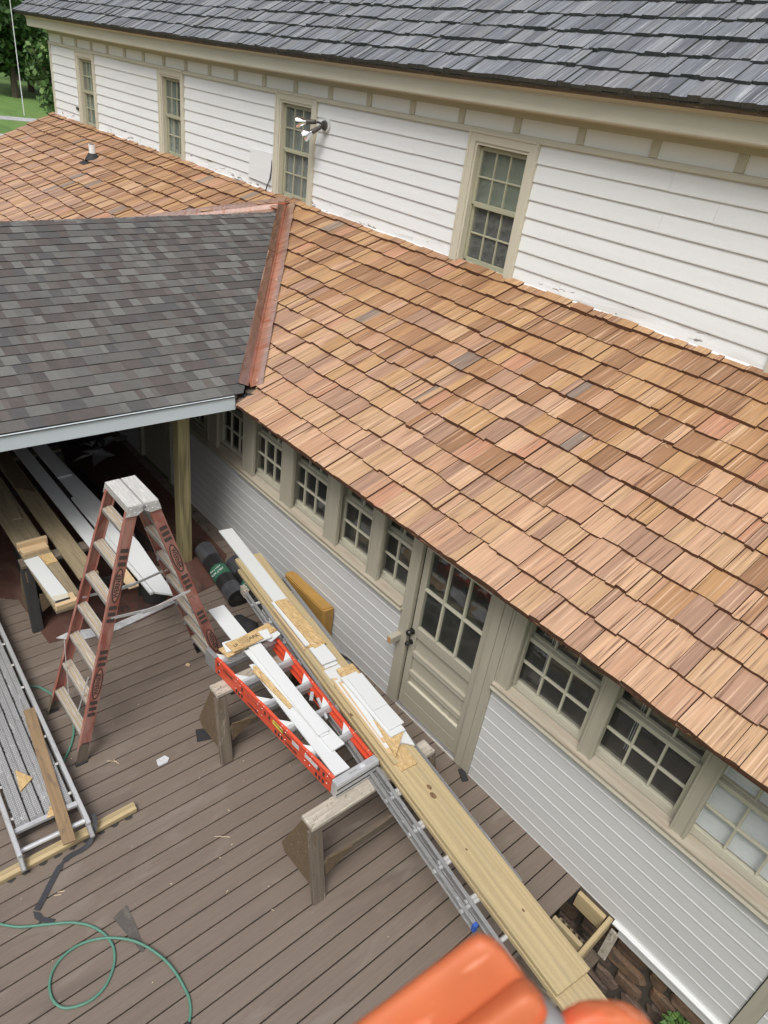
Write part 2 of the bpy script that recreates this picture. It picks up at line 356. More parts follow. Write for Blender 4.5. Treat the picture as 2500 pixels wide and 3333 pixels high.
M_fascia = MAT('pale_blue_grey_fascia', [(.56, .62, .66)], .45, grain=.03, gs=(1, 12, 12))
M_blue = MAT('blue_tip', [(.03, .09, .38)], .5)
M_paper = MAT('crumpled_plastic', [(.52, .53, .55)], .35, grain=.35, gs=(14, 14, 14), bump=1.0)
M_splinter = MAT('fresh_splinter', [(.78, .62, .44)], .8)
M_yellow = MAT('yellow_sticker', [(.66, .62, .10)], .5)
M_silver = MAT('silver_sticker', [(.55, .56, .58)], .35, grain=.2, gs=(3, 160, 160))
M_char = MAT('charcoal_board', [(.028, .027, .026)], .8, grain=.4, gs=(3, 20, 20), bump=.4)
M_clutter = MAT('dark_pipe', [(.03, .032, .034)], .5, grain=.3, gs=(3, 20, 20))

def glass_mat(name, ior=1.5, tint=(.85, .88, .86), refl=1.0, sheen=.03):
    mt = bpy.data.materials.new(name); mt.use_nodes = True
    N = mt.node_tree.nodes; L = mt.node_tree.links; N.clear()
    o = N.new('ShaderNodeOutputMaterial'); mx = N.new('ShaderNodeMixShader'); fr = N.new('ShaderNodeFresnel'); fr.inputs[0].default_value = ior
    t = N.new('ShaderNodeBsdfTransparent'); t.inputs[0].default_value = (*tint, 1)
    g = N.new('ShaderNodeBsdfGlossy'); g.inputs['Roughness'].default_value = .02; g.inputs['Color'].default_value = (refl, refl, refl, 1)
    n = N.new('ShaderNodeTexNoise'); n.inputs['Scale'].default_value = 2.5
    bp = N.new('ShaderNodeBump'); bp.inputs['Strength'].default_value = .04; bp.inputs['Distance'].default_value = .05
    L.new(n.outputs[0], bp.inputs['Height']); L.new(bp.outputs[0], g.inputs['Normal'])
    ge = N.new('ShaderNodeNewGeometry'); sb = N.new('ShaderNodeMath'); sb.operation = 'SUBTRACT'; sb.inputs[0].default_value = 1.0; L.new(ge.outputs['Backfacing'], sb.inputs[1])
    ml = N.new('ShaderNodeMath'); ml.operation = 'MULTIPLY'; L.new(fr.outputs[0], ml.inputs[0]); L.new(sb.outputs[0], ml.inputs[1])
    df = N.new('ShaderNodeBsdfDiffuse'); df.inputs[0].default_value = (.55, .57, .54, 1); m2 = N.new('ShaderNodeMixShader')
    n2 = N.new('ShaderNodeTexNoise'); n2.inputs['Scale'].default_value = 5; n2.inputs['Detail'].default_value = 5; mr = N.new('ShaderNodeMapRange')
    mr.inputs[1].default_value = .35; mr.inputs[2].default_value = .75; mr.inputs[3].default_value = sheen * .5; mr.inputs[4].default_value = sheen * 1.8
    L.new(n2.outputs[0], mr.inputs[0]); L.new(mr.outputs[0], m2.inputs[0]); L.new(t.outputs[0], m2.inputs[1]); L.new(df.outputs[0], m2.inputs[2])
    L.new(ml.outputs[0], mx.inputs[0]); L.new(m2.outputs[0], mx.inputs[1]); L.new(g.outputs[0], mx.inputs[2]); L.new(mx.outputs[0], o.inputs[0])
    return mt
M_glass = glass_mat('window_glass', 1.62, tint=(.90, .91, .91))
M_glass2 = glass_mat('door_glass', 1.6)
M_glass_up = glass_mat('sheen_storm_glass', 1.6, sheen=.11)  # grey diffuse layer paints pale reflections into the upper panes

# ================================================================ THE GROUND
def big_sheet(name, poly, z, mat, label, kind='structure', thick=0.0):
    b = MB(); V = [(x, y, z) for x, y in poly]; b.add(V, [list(range(len(V)))], 0, V, .5)
    return obj(name, b, mat, kind=kind, label=label)
big_sheet('lawn', [(-600, -400), (300, -400), (300, 500), (-600, 500)], -1.1, M_lawn, 'mown green lawn stretching away beyond the far end of the house')
big_sheet('gravel_drive', [(-56, -30), (-40, -30), (-40, 9.5), (-49, 12.0), (-55, 11.2)], -1.096, M_gravel, 'pale grey gravel drive at the edge of the lawn')
big_sheet('path', [(-68, 2), (-65.5, 2), (-62.0, 19.5), (-64.2, 21)], -1.092, M_gravel, 'thin pale path crossing the lawn')
big_sheet('soil', [(-2.5, -3.5), (3.2, -3.5), (3.2, .3), (-2.5, .3)], -1.094, M_soil, 'dark stony soil beside the deck stairs')

# ================================================================ THE DECK
BP = .1445
deck = thing('deck', 'brown composite board deck along the house', 'deck', (-3.5, -3, 0), kind='structure')
for i in range(80):
    x = -1.0 - BP / 2 - i * BP
    b = MB(); b.box((x, -3.255, -.0125), (BP - .0092, 6.49, .025), ax=1, ch=.003)
    obj('deck_board', b, M_deck, deck)
b = MB()
for i in range(17): b.box((-6.8, -.05 - i * .4, -.125), (11.6, .04, .18), ax=0)
obj('joist', b, M_char, deck)['kind'] = 'stuff'
b = MB(); b.box((-.985, -3.6, -.13), (.025, 5.8, .20), ax=1, ch=.002); obj('rim_board', b, M_deck, deck)

# ================================================================ HOUSE WING (lower wall and cedar roof)
wing = thing('house_wing', 'low white wing with cedar shingle roof, a row of windows and a glazed door', 'house', (-6, 1, 0))
X_END = 3.2
def clap(x0, x1, z0, z1, y, mat, parent, lean=.006, name='clapboard'):
    b = MB(); rn = random.random(); zz = z0 - .004
    b.extrude([(y + .012, zz), (y - lean + .002, zz), (y - lean - .0025, zz + .005), (y - lean - .0025, zz + .011), (y - lean + .002, zz + .019), (y - lean * .25, z1), (y + .012, z1)], x0, x1, rn=rn)
    return obj(name, b, mat, parent)
for (x0, x1) in ((-8.18, -3.432), (-2.288, .235), (.345, X_END), (-12.6, -9.22)):
    z = -.012
    for r in range(9):
        z1 = min(z + .127, 1.115)
        if x1 - x0 > 4.5: segs = [(x0, x0 + U(1.3, 3.2)), None]; segs[1] = (segs[0][1] + .002, x1)
        else: segs = [(x0, x1)]
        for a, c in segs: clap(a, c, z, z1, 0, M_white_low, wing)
        z = z1
# wall core behind the boards, with openings left for the windows and doors
core = MB()
for (x0, x1) in ((-12.6, -9.2), (-8.2, -3.43), (-2.29, X_END)): core.box(((x0 + x1) / 2, .095, .52), (x1 - x0, .16, 1.26))
core.box(((-12.6 + X_END) / 2, .09, 2.20), (X_END + 12.6, .15, .26))
obj('wall_core', core, M_brown_in, wing)
b = MB()
b.box((-4.7, 1.35, -.05), (16, 2.4, .04)); b.box((-4.7, 2.55, 1.2), (16, .05, 2.4)); b.box((-4.7, 1.4, 2.36), (16, 2.1, .03)); b.box((-12.65, 1.35, 1.2), (.05, 2.5, 2.4)); b.box((X_END - .02, 1.35, 1.0), (.03, 2.3, 2.2))
obj('room', b, M_brown_in, wing)
# sills
for (x0, x1) in ((-8.18, -3.432), (-2.288, X_END)):
    b = MB(); b.extrude([(.13, 1.245), (.13, 1.17), (-.045, 1.155), (-.05, 1.175), (-.048, 1.185)], x0, x1); obj('window_sill', b, M_sill, wing)
    b = MB(); b.extrude([(.0, 1.115), (-.03, 1.115), (-.034, 1.13), (-.028, 1.15), (.0, 1.155)], x0, x1); obj('apron_moulding', b, M_trim_low, wing)
    b = MB(); b.extrude([(.0, 1.155), (-.055, 1.15), (-.062, 1.14), (-.06, 1.128), (-.034, 1.126), (.0, 1.13)], x0, x1 + .012); obj('sill_nosing', b, M_trim_low, wing)
# posts between the windows
for x0, x1 in ((-8.18, -8.02), (-7.115, -6.91 + .03), (-6.29, -6.07), (-5.50, -5.285), (-4.69, -4.48), (-3.99, -3.82), (-2.288, -2.145), (-1.445, -1.325), (-.665, -.55), (.16, .40), (1.4, 1.6)):
    b = MB(); b.box(((x0 + x1) / 2, .0, 1.66), (x1 - x0, .034, .94), ax=2, ch=.002); b.box(((x0 + x1) / 2 - .02, .07, 1.66), (max(x1 - x0 - .075, .03), .11, .94), ax=2)
    for s in (-1, 1):
        xs = (x0 if s < 0 else x1)
        b.box((xs - s * .012, -.020, 1.66), (.018, .008, .94), ax=2)
    obj('window_post', b, M_trim_low, wing)

def lower_window(x0, x1, ncol, blind=False, cord=0):
    """glass from x0 to x1, double hung: 3 rows of panes seen below the eave"""
    y = .09; zb, zr, zt = 1.262, 1.705, 2.06
    w = x1 - x0
    f = MB()                                  # outer frame
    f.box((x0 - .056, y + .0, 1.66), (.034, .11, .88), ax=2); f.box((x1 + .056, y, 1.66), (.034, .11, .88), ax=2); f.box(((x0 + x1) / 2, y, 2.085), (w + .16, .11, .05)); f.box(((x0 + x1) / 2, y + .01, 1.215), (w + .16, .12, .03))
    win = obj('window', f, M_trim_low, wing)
    def sash(za, zb_, yy, rows, nm):
        s = MB(); cx = (x0 + x1) / 2
        s.box((x0 - .02, yy, (za + zb_) / 2), (.038, .034, zb_ - za + .07), ax=2, ch=.002); s.box((x1 + .02, yy, (za + zb_) / 2), (.038, .034, zb_ - za + .07), ax=2, ch=.002)
        s.box((cx, yy, za - .0175), (w + .002, .036, .035), ch=.002); s.box((cx, yy, zb_ + .0175), (w + .002, .036, .035), ch=.002)
        so = obj(nm, s, M_sash, win)
        for i in range(1, ncol):
            m_ = MB(); m_.box((x0 + w * i / ncol, yy - .001, (za + zb_) / 2), (.018, .026, zb_ - za), ax=2, ch=.003); obj('muntin', m_, M_sash, win)
        for j in range(1, rows):
            m_ = MB(); m_.box((cx, yy - .002, za + (zb_ - za) * j / rows), (w, .026, .018), ch=.003); obj('muntin', m_, M_sash, win)
        for i in range(ncol):
            for j in range(rows):
                g = MB(); a = w / ncol; h = (zb_ - za) / rows
                g.box((x0 + a * (i + .5), yy + .006, za + h * (j + .5)), (a - .012, .003, h - .012)); obj('pane', g, M_glass, win)
    sash(zb, zr, y, 2, 'sash'); sash(zr + .045, 2.05, y + .04, 1, 'sash')
    if blind:
        for k in range(34):
            s = MB(); s.box(((x0 + x1) / 2, y + .052, 1.25 + k * .024), (w + .03, .026, .0015), R=rotx(1.15)); obj('blind_slat', s, M_blind, win)
    for c in range(cord):
        s = MB(); s.tube([(x0 + w * .22 + c * .018, y + .1, 1.3), (x0 + w * .22 + c * .018, y + .1, 2.1)], .0022, 5); obj('blind_cord', s, M_blind, win)
for x0, x1, n, bl, co in ((-7.90, -7.35, 3, 0, 0), (-6.905, -6.345, 3, 0, 0), (-6.155, -5.59, 3, 0, 0), (-5.385, -4.80, 3, 0, 0), (-4.50, -4.07, 2, 0, 2), (-3.90, -3.49, 2, 0, 2),
                          (-2.150, -1.515, 3, 0, 2), (-1.345, -.715, 3, 0, 2), (-.56, .10, 3, 1, 0), (.5, 1.3, 3, 0, 0)):
    lower_window(x0, x1, n, bl, co)
# panel beside the door, blank wall over the wall plate
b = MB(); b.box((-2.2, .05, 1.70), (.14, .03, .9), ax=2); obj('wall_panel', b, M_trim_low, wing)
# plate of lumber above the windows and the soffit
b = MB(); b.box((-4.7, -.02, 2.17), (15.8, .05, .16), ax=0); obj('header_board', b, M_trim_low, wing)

# ---- the glazed door
door = obj('door', MB().box((-2.885, .035, .275), (.698, .0445, .15), ax=0, ch=.002).box((-3.262, .035, 1.05), (.07, .045, 2.02), ax=2, ch=.003)
           .box((-2.508, .035, 1.05), (.07, .045, 2.02), ax=2, ch=.003).box((-2.885, .035, .985), (.70, .045, .115), ch=.003)
           .box((-2.885, .035, .725), (.70, .045, .05), ch=.003).box((-2.885, .035, .487), (.70, .045, .05), ch=.003).box((-2.885, .035, 2.03), (.70, .045, .08), ch=.003)
           .box((-2.885, .035, .115), (.698, .045, .168), ch=.003), M_trim_low, wing)
for za, zb in ((.75, .93), (.51, .70), (.35, .465)):
    b = MB(); b.box((-2.885, .047, (za + zb) / 2), (.70, .012, zb - za)); obj('door_panel', b, M_trim_low, door)
for k, zz in ((0, .704), (1, .466), (2, .354)):
    b = MB(); b.box((-2.885, .026, zz + .03 * 0), (.66, .028, .010), ch=.002); obj('panel_moulding', b, M_trim, door)
for i in range(1, 3):
    b = MB(); b.box((-3.23 + .7 * i / 3, .028, 1.52), (.022, .034, .94), ax=2, ch=.004); obj('muntin', b, M_sash, door)
for zz in (1.485, 1.915):
    b = MB(); b.box((-2.885, .027, zz), (.70, .034, .022), ch=.004); obj('muntin', b, M_sash, door)
for i in range(3):
    for za, zb in ((1.05, 1.477), (1.493, 1.907), (1.923, 1.985)):
        b = MB(); b.box((-3.23 + .7 * (i + .5) / 3, .04, (za + zb) / 2), (.7 / 3 - .018, .004, zb - za)); obj('pane', b, M_glass2, door)
def knob(x, z, r, name):
    b = MB()
    b.tube([(x, .014, z), (x, .002, z)], [r * 1.05, r * 1.05], 16); b.tube([(x, .002, z), (x, -.03, z)], r * .45, 12)
    b.tube([(x, -.024, z), (x, -.032, z), (x, -.045, z), (x, -.056, z), (x, -.06, z)], [r * .6, r * .95, r * 1.02, r * .8, r * .3], 16)
    return obj(name, b, M_iron, door, smooth=True)
knob(-3.278, .965, .030, 'door_knob'); knob(-3.270, .84, .024, 'deadbolt')
for x in (-3.0 + .28, -2.62): 
    b = MB(); b.box((x - .04, .029, .41), (.003, .003, .1)); obj('board_joint', b, M_trim_low, door)
for x0, x1, nm in ((-3.432, -3.31, 'door_casing'), (-2.462, -2.375, 'door_casing'), (-2.372, -2.290, 'door_casing')):
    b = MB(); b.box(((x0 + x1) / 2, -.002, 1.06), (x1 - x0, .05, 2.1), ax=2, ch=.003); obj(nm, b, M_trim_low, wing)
b = MB(); b.box((-2.885, .055, .005), (.86, .12, .03), ax=0, ch=.003); obj('threshold', b, M_alu_dirty, wing)
b = MB(); b.box((-2.885, -.006, .006), (.84, .022, .014), ax=0); obj('threshold_strip', b, M_stepcap, wing)
# second door under the canopy
b = MB(); b.box((-8.69, .045, 1.02), (.90, .04, 2.05), ax=2); b.box((-8.69, .02, 1.5), (.62, .015, .7), ax=2, ch=.004); b.box((-8.69, .02, .6), (.62, .015, .7), ax=2, ch=.004)
obj('panel_door', b, M_trim_low, wing)
for x in (-9.17, -8.21):
    b = MB(); b.box((x, 0, 1.06), (.09, .05, 2.1), ax=2, ch=.003); obj('door_casing', b, M_trim_low, wing)
# corner board, drip cap and skirt at the near end
b = MB(); b.box((.29, -.008, .60), (.10, .035, 1.10), ax=2, ch=.002); obj('corner_board', b, M_trim_low, wing)
b = MB(); b.extrude([(.02, -.004), (-.045, -.018), (-.045, -.03), (.02, -.026)], -.68, X_END); obj('drip_cap', b, M_trimboard, wing)
b = MB(); b.box(((-.62 + X_END) / 2, .0, -.085), (X_END + .62, .03, .11), ax=0, ch=.002); obj('skirt_board', b, M_white_low, wing)
b = MB(); b.box((-.85, .01, -.06), (.36, .03, .09), ax=0); obj('sill_plate', b, M_oldwood, wing)

# ---- cedar roof
TH = math.radians(22.4); CT, ST = math.cos(TH), math.sin(TH)
RT = np.stack([(1, 0, 0), (0, CT, ST), (0, -ST, CT)], 1)     # local x across, y up the slope, z off the roof
EXPO = .284; SLOPE = 3.26
def wing_drop(x, s): return -min(max(-x, 0), 9) * .0105 * max(0, 1 - s / 3.2)
def roof_pt(x, s, h=0): p = RT @ np.array([x, s, h]) + np.array([0, -.35, 2.268]); p[2] += wing_drop(x, s); return p
GX0, GZ0, GY_VALLEY, GTH = -5.925, 2.325, -.22, math.radians(17.35)
RIDGE_X = -9.30; RIDGE_Z = GZ0 + (GX0 - RIDGE_X) * math.tan(GTH)
def canopy_z(x): return RIDGE_Z - abs(x - RIDGE_X) * math.tan(GTH)
def valley_s(x):
    """slope coordinate on the cedar roof where the canopy roof meets it"""
    z = canopy_z(x)
    return (z - 2.268 - wing_drop(x, 1.0)) / ST
def clip(poly, f):
    out = []
    for i in range(len(poly)):
        a, c = poly[i], poly[(i + 1) % len(poly)]; fa, fc = f(a), f(c)
        if fa >= 0: out.append(a)
        if (fa >= 0) != (fc >= 0):
            t = fa / (fa - fc); out.append((a[0] + t * (c[0] - a[0]), a[1] + t * (c[1] - a[1])))
    return out
VK = 3.3 * math.tan(GTH) / ST / 3.3 # slope of the valley line in (x, s)
def in_cedar(p):          # >0 outside of the canopy's footprint
    if abs(p[0] - RIDGE_X) > 3.45: return 1
    return p[1] - valley_s(p[0] + .095) - .10

def course_rows(x0, x1, rows, expo, wmin, wmax, gap, wob, jit, start=0.0, slope_max=99):
    out = []
    ph = [U(0, 6) for _ in range(3)]
    for k in range(rows):
        x = x0 - U(0, wmin); s0 = start + k * expo
        tr = U(-.012, .012)
        while x < x1:
            w = U(wmin, wmax) if random.random() < .8 else U(wmin * .6, wmin)
            xa, xb = max(x, x0), min(x + w, x1)
            wv = wob * (math.sin(xa * .9 + ph[0] + k) + .7 * math.sin(xa * 2.3 + ph[1] + k * 1.7)) * (0 if k == 0 else 1)
            if xb - xa > .03:
                j = U(-jit, jit) * (.35 if k == 0 else 1); sk = U(-jit, jit) * .5
                g = U(gap * .35, gap) * (1 if random.random() > .10 else 1.8)
                sa = s0 + wv + j
                s1 = min(s0 + expo * 2 - .01, slope_max)
                n = 3
                lo = [(xa + g / 2 + (xb - xa - g) * i / n, sa + sk * (i / n - .5) + (U(-.004, .004))) for i in range(n + 1)]
                tp = U(-.004, .004)
                out.append((k, s0, lo + [(xb - g / 2 + tp, s1), (xa + g / 2 + tp, s1)]))
            x += w
        # a butt course must not swallow the one above
    return out

def shingle_piece(mb, poly, s0, expo, T, Ofn, butt, thick, rn):
    t = thick * U(.75, 1.3); lift = U(0, .003)
    top = lambda x, s: max(.002, butt * (1 - (s - s0) / (2 * expo)) + (t - thick) + lift)
    bot = lambda x, s: max(-.004, (butt - thick) * (1 - (s - s0) / (2 * expo)) - .0035)
    n = len(poly)
    L = [(x, s, bot(x, s)) for x, s in poly] + [(x, s, top(x, s)) for x, s in poly]
    F = [list(range(n, 2 * n))] + [[i, (i + 1) % n, n + (i + 1) % n, n + i] for i in range(n)]
    L = np.array(L); W = np.array([Ofn(*p) for p in L])
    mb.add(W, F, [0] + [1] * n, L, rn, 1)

def lay_roof(rows, expo, Ofn, T, butt, thick, mat, parent, name, limit, clipf=None, rnf=None):
    items = []
    for k, s0, poly in rows:
        if clipf:
            vals = [clipf(p) for p in poly]
            if max(vals) <= 0: continue
            if min(vals) < 0:
                poly = clip(poly, clipf)
                if len(poly) < 3: continue
        cx = sum(p[0] for p in poly) / len(poly); cs = s0 + expo * .5
        c = Ofn(cx, cs, 0); X, Y, Z = proj(c)
        vis = -20 < X < 2520 and -20 < Y < 3350
        w = max(p[0] for p in poly) - min(p[0] for p in poly)
        # area on the picture
        a = proj(Ofn(cx - w / 2, cs, 0)); b_ = proj(Ofn(cx + w / 2, cs, 0)); d_ = proj(Ofn(cx, s0, 0)); e_ = proj(Ofn(cx, s0 + expo, 0))
        area = abs((b_[0] - a[0]) * (e_[1] - d_[1]) - (b_[1] - a[1]) * (e_[0] - d_[0]))
        items.append((area if vis else -1, k, s0, poly, cx))
    items.sort(key=lambda t: -t[0])
    rest = MB()
    for i, (a, k, s0, poly, cx) in enumerate(items):
        rn = rnf(k, cx) if rnf else random.random()
        if i < limit:
            b = MB(); shingle_piece(b, poly, s0, expo, T, Ofn, butt, thick, rn); obj(name, b, mat, parent)
        else: shingle_piece(rest, poly, s0, expo, T, Ofn, butt, thick, rn)
    if rest.n:
        o = obj(name, rest, mat, parent); o['kind'] = 'stuff'
# sheathing of the wing roof
def sheath(x0, x1, s0, s1, h0, h1, Ofn, seg=12):
    b = MB(); V = []; F = []
    xs = np.linspace(x0, x1, seg + 1)
    for x in xs:
        for s, h in ((s0, h0), (s1, h0), (s1, h1), (s0, h1)): V.append(Ofn(x, s, h))
    for k in range(seg):
        for i in range(4):
            j = (i + 1) % 4; F.append([k * 4 + i, k * 4 + j, (k + 1) * 4 + j, (k + 1) * 4 + i])
    F.append([0, 1, 2, 3]); F.append([seg * 4 + i for i in (3, 2, 1, 0)])
    b.add(V, F, 0, V, .3); return b
roof_w = obj('roof', sheath(-19.45, X_END, .05, SLOPE + .03, -.035, -.006, roof_pt, 30), M_oldwood, wing)
b = MB()
def edge_pt(x, s, h): return roof_pt(x, s, h)
obj('drip_edge', sheath(-19.45, X_END, .004, .045, -.014, -.0075, roof_pt, 30), M_cedar_end, wing)
rows = course_rows(-19.45, X_END, 12, EXPO, .09, .23, .008, .013, .011, 0.0, SLOPE)
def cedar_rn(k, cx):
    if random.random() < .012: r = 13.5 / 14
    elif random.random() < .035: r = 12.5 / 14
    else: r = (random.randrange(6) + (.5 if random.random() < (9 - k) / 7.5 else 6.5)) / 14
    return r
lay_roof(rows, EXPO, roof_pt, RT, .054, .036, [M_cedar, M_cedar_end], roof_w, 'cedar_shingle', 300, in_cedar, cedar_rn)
# starter course peeking below the first one
b = MB(); x = -6.2
while x < X_END:
    w = U(.1, .2); 
    for_ = [(x + .002, .006 + U(-.004, .004)), (x + w - .002, .006 + U(-.004, .004)), (x + w - .002, .2), (x + .002, .2)]
    shingle_piece(b, for_, 0, EXPO, RT, lambda a, s, h: roof_pt(a, s, h - .006), .012, .010, random.random()); x += w
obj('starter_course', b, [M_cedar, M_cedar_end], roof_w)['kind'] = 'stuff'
# soffit / underside closing
b = MB(); b.box((-5.0, -.31, 2.17), (16.2, .025, .10), ax=0); 

# odd loose bits on the cedar roof
def on_roof(x, s, h=.03): return roof_pt(x, s, h)
b = MB()
for k in range(60):
    x, s = U(-5.5, -.4), U(.1, 3.1); a = U(0, 6.28); L_ = U(.015, .05)
    p = roof_pt(x, s, .034); q = roof_pt(x + L_ * math.cos(a), s + L_ * math.sin(a), .036)
    b.bar(p, q, .003, .0015, up=(0, -ST, CT))
obj('wood_splinters', b, M_splinter, kind='stuff', label='thin pale cedar splinters scattered over the new roof', cat='debris')
def chip(pts, h=.036, label='', mat=None, T=.006):
    b = MB(); V = [roof_pt(x, s, h) for x, s in pts] + [roof_pt(x, s, h + T) for x, s in pts]; n = len(pts)
    b.add(V, [list(range(n))[::-1], list(range(n, 2 * n))] + [[i, (i + 1) % n, n + (i + 1) % n, n + i] for i in range(n)], 0, V)
    return obj('wood_chip', b, mat or M_splinter, label=label, cat='wood chip')
chip([(-3.92, 1.47), (-3.82, 1.45), (-3.81, 1.48), (-3.91, 1.50)], label='small pale sliver of cedar in the middle of the cedar roof')

# ---- vent pipe
vp = thing('vent_pipe', 'short white plastic vent pipe with black rubber boot on the far cedar roof', 'vent pipe', tuple(roof_pt(-15.1, 2.38, .02)))
p0 = roof_pt(-15.1, 2.38, .02)
b = MB(); b.prism([(-.16, -.24), (.16, -.24), (.16, .16), (-.16, .16)], 0.012, .018, T=RT, O=p0); obj('flashing_plate', b, M_rubber, vp)
b = MB(); b.tube([p0 + np.array([0, 0, .0]), p0 + np.array([0, 0, .05]), p0 + np.array([0, 0, .12])], [.15, .12, .07], 18); obj('rubber_boot', b, M_rubber, vp, smooth=True)
b = MB(); b.tube([p0 + np.array([0, 0, .08]), p0 + np.array([0, 0, .27])], [.062, .062], 18); b.tube([p0 + np.array([0, 0, .271]), p0 + np.array([0, 0, .273])], [.05, .05], 18, mat=1); obj('pipe', b, [M_pvc, M_rubber], vp, smooth=True)

# ================================================================ MAIN HOUSE (upper wall and grey shake roof)
farm = thing('farmhouse', 'tall white clapboard farmhouse with weathered grey shake roof and narrow windows', 'house', (-8, 5, 0))
YW = 2.64
HX0, HX1 = -19.24, X_END
def sag(x): return -.062 * math.sin(math.pi * min(max((x + 19.2) / 17.2, 0), 1)) + (.012 if x > -2 else 0)
WINX = [(-17.66, -16.68), (-13.775, -12.805), (-9.95, -8.93), (-6.06, -5.07), (-2.17, -1.19)]
bays = []; xa = HX0 + .09
for a, c in WINX: bays.append((xa, a)); xa = c
bays.append((xa, HX1))
for bi, (x0, x1) in enumerate(bays):
    for r in range(9):
        z1 = 4.915 - r * .1755; z0 = z1 - .1755
        pel = r >= 7
        segs = [(x0, x1)]
        if x1 - x0 > 2.4 and random.random() < .6:
            mid = U(x0 + .6, x1 - .6); segs = [(x0, mid - .001), (mid + .001, x1)]
        for a, c in segs:
            rnx = random.random(); b = MB(); w1 = U(-.003, .003); lean = .020
            y = YW
            fz = (lambda x, r=r: sag(x) * max(0, 1 - r / 6.0))
            b.extrude([(y + .02, z0 - .006), (y - lean, z0 - .006 + w1), (y - lean - .001, z0 + .004), (y - .004, z1 + .002), (y + .02, z1 + .002)], a, c, rn=rnx, seg=max(1, int((c - a) / 1.0)), fz=fz)
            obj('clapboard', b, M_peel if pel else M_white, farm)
b = MB()
def seg_boxes(y, t, z0, z1):
    xa = HX0
    for a, c in WINX: b.box(((xa + a) / 2, y, (z0 + z1) / 2), (a - xa, t, z1 - z0)); xa = c
    b.box(((xa + HX1) / 2, y, (z0 + z1) / 2), (HX1 - xa, t, z1 - z0))
seg_boxes(YW + .10, .14, 3.30, 4.90)
b.box(((HX0 + HX1) / 2, YW + .10, 5.2), (HX1 - HX0, .14, .62)); b.box(((HX0 + HX1) / 2, YW + .10, 1.1), (HX1 - HX0, .14, 4.38))
b.box((HX0 + .05, YW + 4, 1.9), (.1, 7.8, 6.4)); b.box((HX1 - .05, YW + 4, 1.9), (.1, 7.8, 6.4)); b.box(((HX0 + HX1) / 2, YW + 8, 1.9), (HX1 - HX0, .1, 6.4))
obj('wall_core', b, M_white, farm)
b = MB(); b.box(((HX0 + HX1) / 2, YW + 1.6, 4.2), (HX1 - HX0 - .3, .05, 2.2)); b.box(((HX0 + HX1) / 2, YW + .9, 3.2), (HX1 - HX0 - .3, 1.4, .04)); obj('room', b, M_brown_in, farm)
xa = HX0 + .05
for a, c in WINX + [(HX1, HX1)]:
    b = MB(); b.extrude([(YW + .0, 3.44), (YW - .030, 3.44), (YW - .030, 3.530), (YW - .020, 3.545), (YW, 3.55)], xa, a); obj('base_board', b, M_peel, farm); xa = c
b = MB(); b.box((HX0 + .045, YW - .012, 4.19), (.09, .045, 1.5), ax=2, ch=.002); obj('corner_board', b, M_trim, farm)
# frieze
NS = 24
def frieze(prof, name, mat, x0=HX0, x1=HX1):
    b = MB(); b.extrude(prof, x0, x1, seg=NS, fz=sag); return obj(name, b, mat, farm)
frieze([(YW + .02, 4.912), (YW - .038, 4.912), (YW - .04, 4.925), (YW - .034, 4.958), (YW - .026, 4.968), (YW + .02, 4.972)], 'frieze_rail', M_trim)
frieze([(YW + .02, 4.97), (YW - .004, 4.97), (YW - .004, 5.125), (YW + .02, 5.125)], 'frieze_panel', M_panel)
frieze([(YW + .02, 5.112), (YW - .026, 5.112), (YW - .028, 5.165), (YW - .045, 5.17), (YW - .06, 5.195), (YW - .075, 5.205), (YW + .02, 5.21)], 'frieze_rail', M_trim)
xs = -18.42
while xs < HX1:
    b = MB(); zc = sag(xs)
    b.box((xs, YW - .013, 5.042 + zc), (.085, .034, .142), ax=2, ch=.006); obj('frieze_stud', b, M_trim, farm)
    xs += .812
frieze([(YW - .06, 5.203), (YW - .06, 5.215), (2.36, 5.215), (2.36, 5.203)], 'soffit', M_trim, HX0 - .42)
frieze([(2.365, 5.19), (2.345, 5.185), (2.336, 5.20), (2.334, 5.33), (2.325, 5.337), (2.325, 5.348), (2.31, 5.36), (2.285, 5.375), (2.262, 5.40), (2.25, 5.405), (2.248, 5.42), (2.40, 5.45)], 'cornice', M_trim, HX0 - .42)
# grey shake roof
TH2 = math.radians(35.2); C2, S2 = math.cos(TH2), math.sin(TH2)
RT2 = np.stack([(1, 0, 0), (0, C2, S2), (0, -S2, C2)], 1)
def roof2_pt(x, s, h=0): p = RT2 @ np.array([x, s, h]) + np.array([0, 2.205, 5.405]); p[2] += sag(x); return p
roof_f = obj('roof', sheath(HX0 - .8, HX1, .02, 5.5, -.05, -.008, roof2_pt, 24), M_oldwood, farm)
b = MB(); zr = 5.405 + 5.5 * S2; yr = 2.205 + 5.5 * C2
b.add([(HX0 - .8, yr, zr), (HX1, yr, zr), (HX1, 2 * yr - 2.205, 5.4), (HX0 - .8, 2 * yr - 2.205, 5.4)], [(0, 1, 2, 3)], 0); obj('rear_roof', b, M_cedar_old, farm)
b = MB(); b.add([(HX0, YW, 5.1), (HX0, YW + 8, 5.1), (HX0, yr, zr - .1)], [(0, 1, 2)], 0); b.add([(HX1 - .02, YW, 5.1), (HX1 - .02, YW + 8, 5.1), (HX1 - .02, yr, zr - .1)], [(0, 1, 2)], 0); obj('gable', b, M_white, farm)
rows = course_rows(HX0 - .8, HX1, 20, .264, .07, .18, .008, .006, .010, 0.0, 5.5)
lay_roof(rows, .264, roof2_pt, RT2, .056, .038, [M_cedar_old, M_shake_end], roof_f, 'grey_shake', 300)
b = MB(); x = HX0 - .8
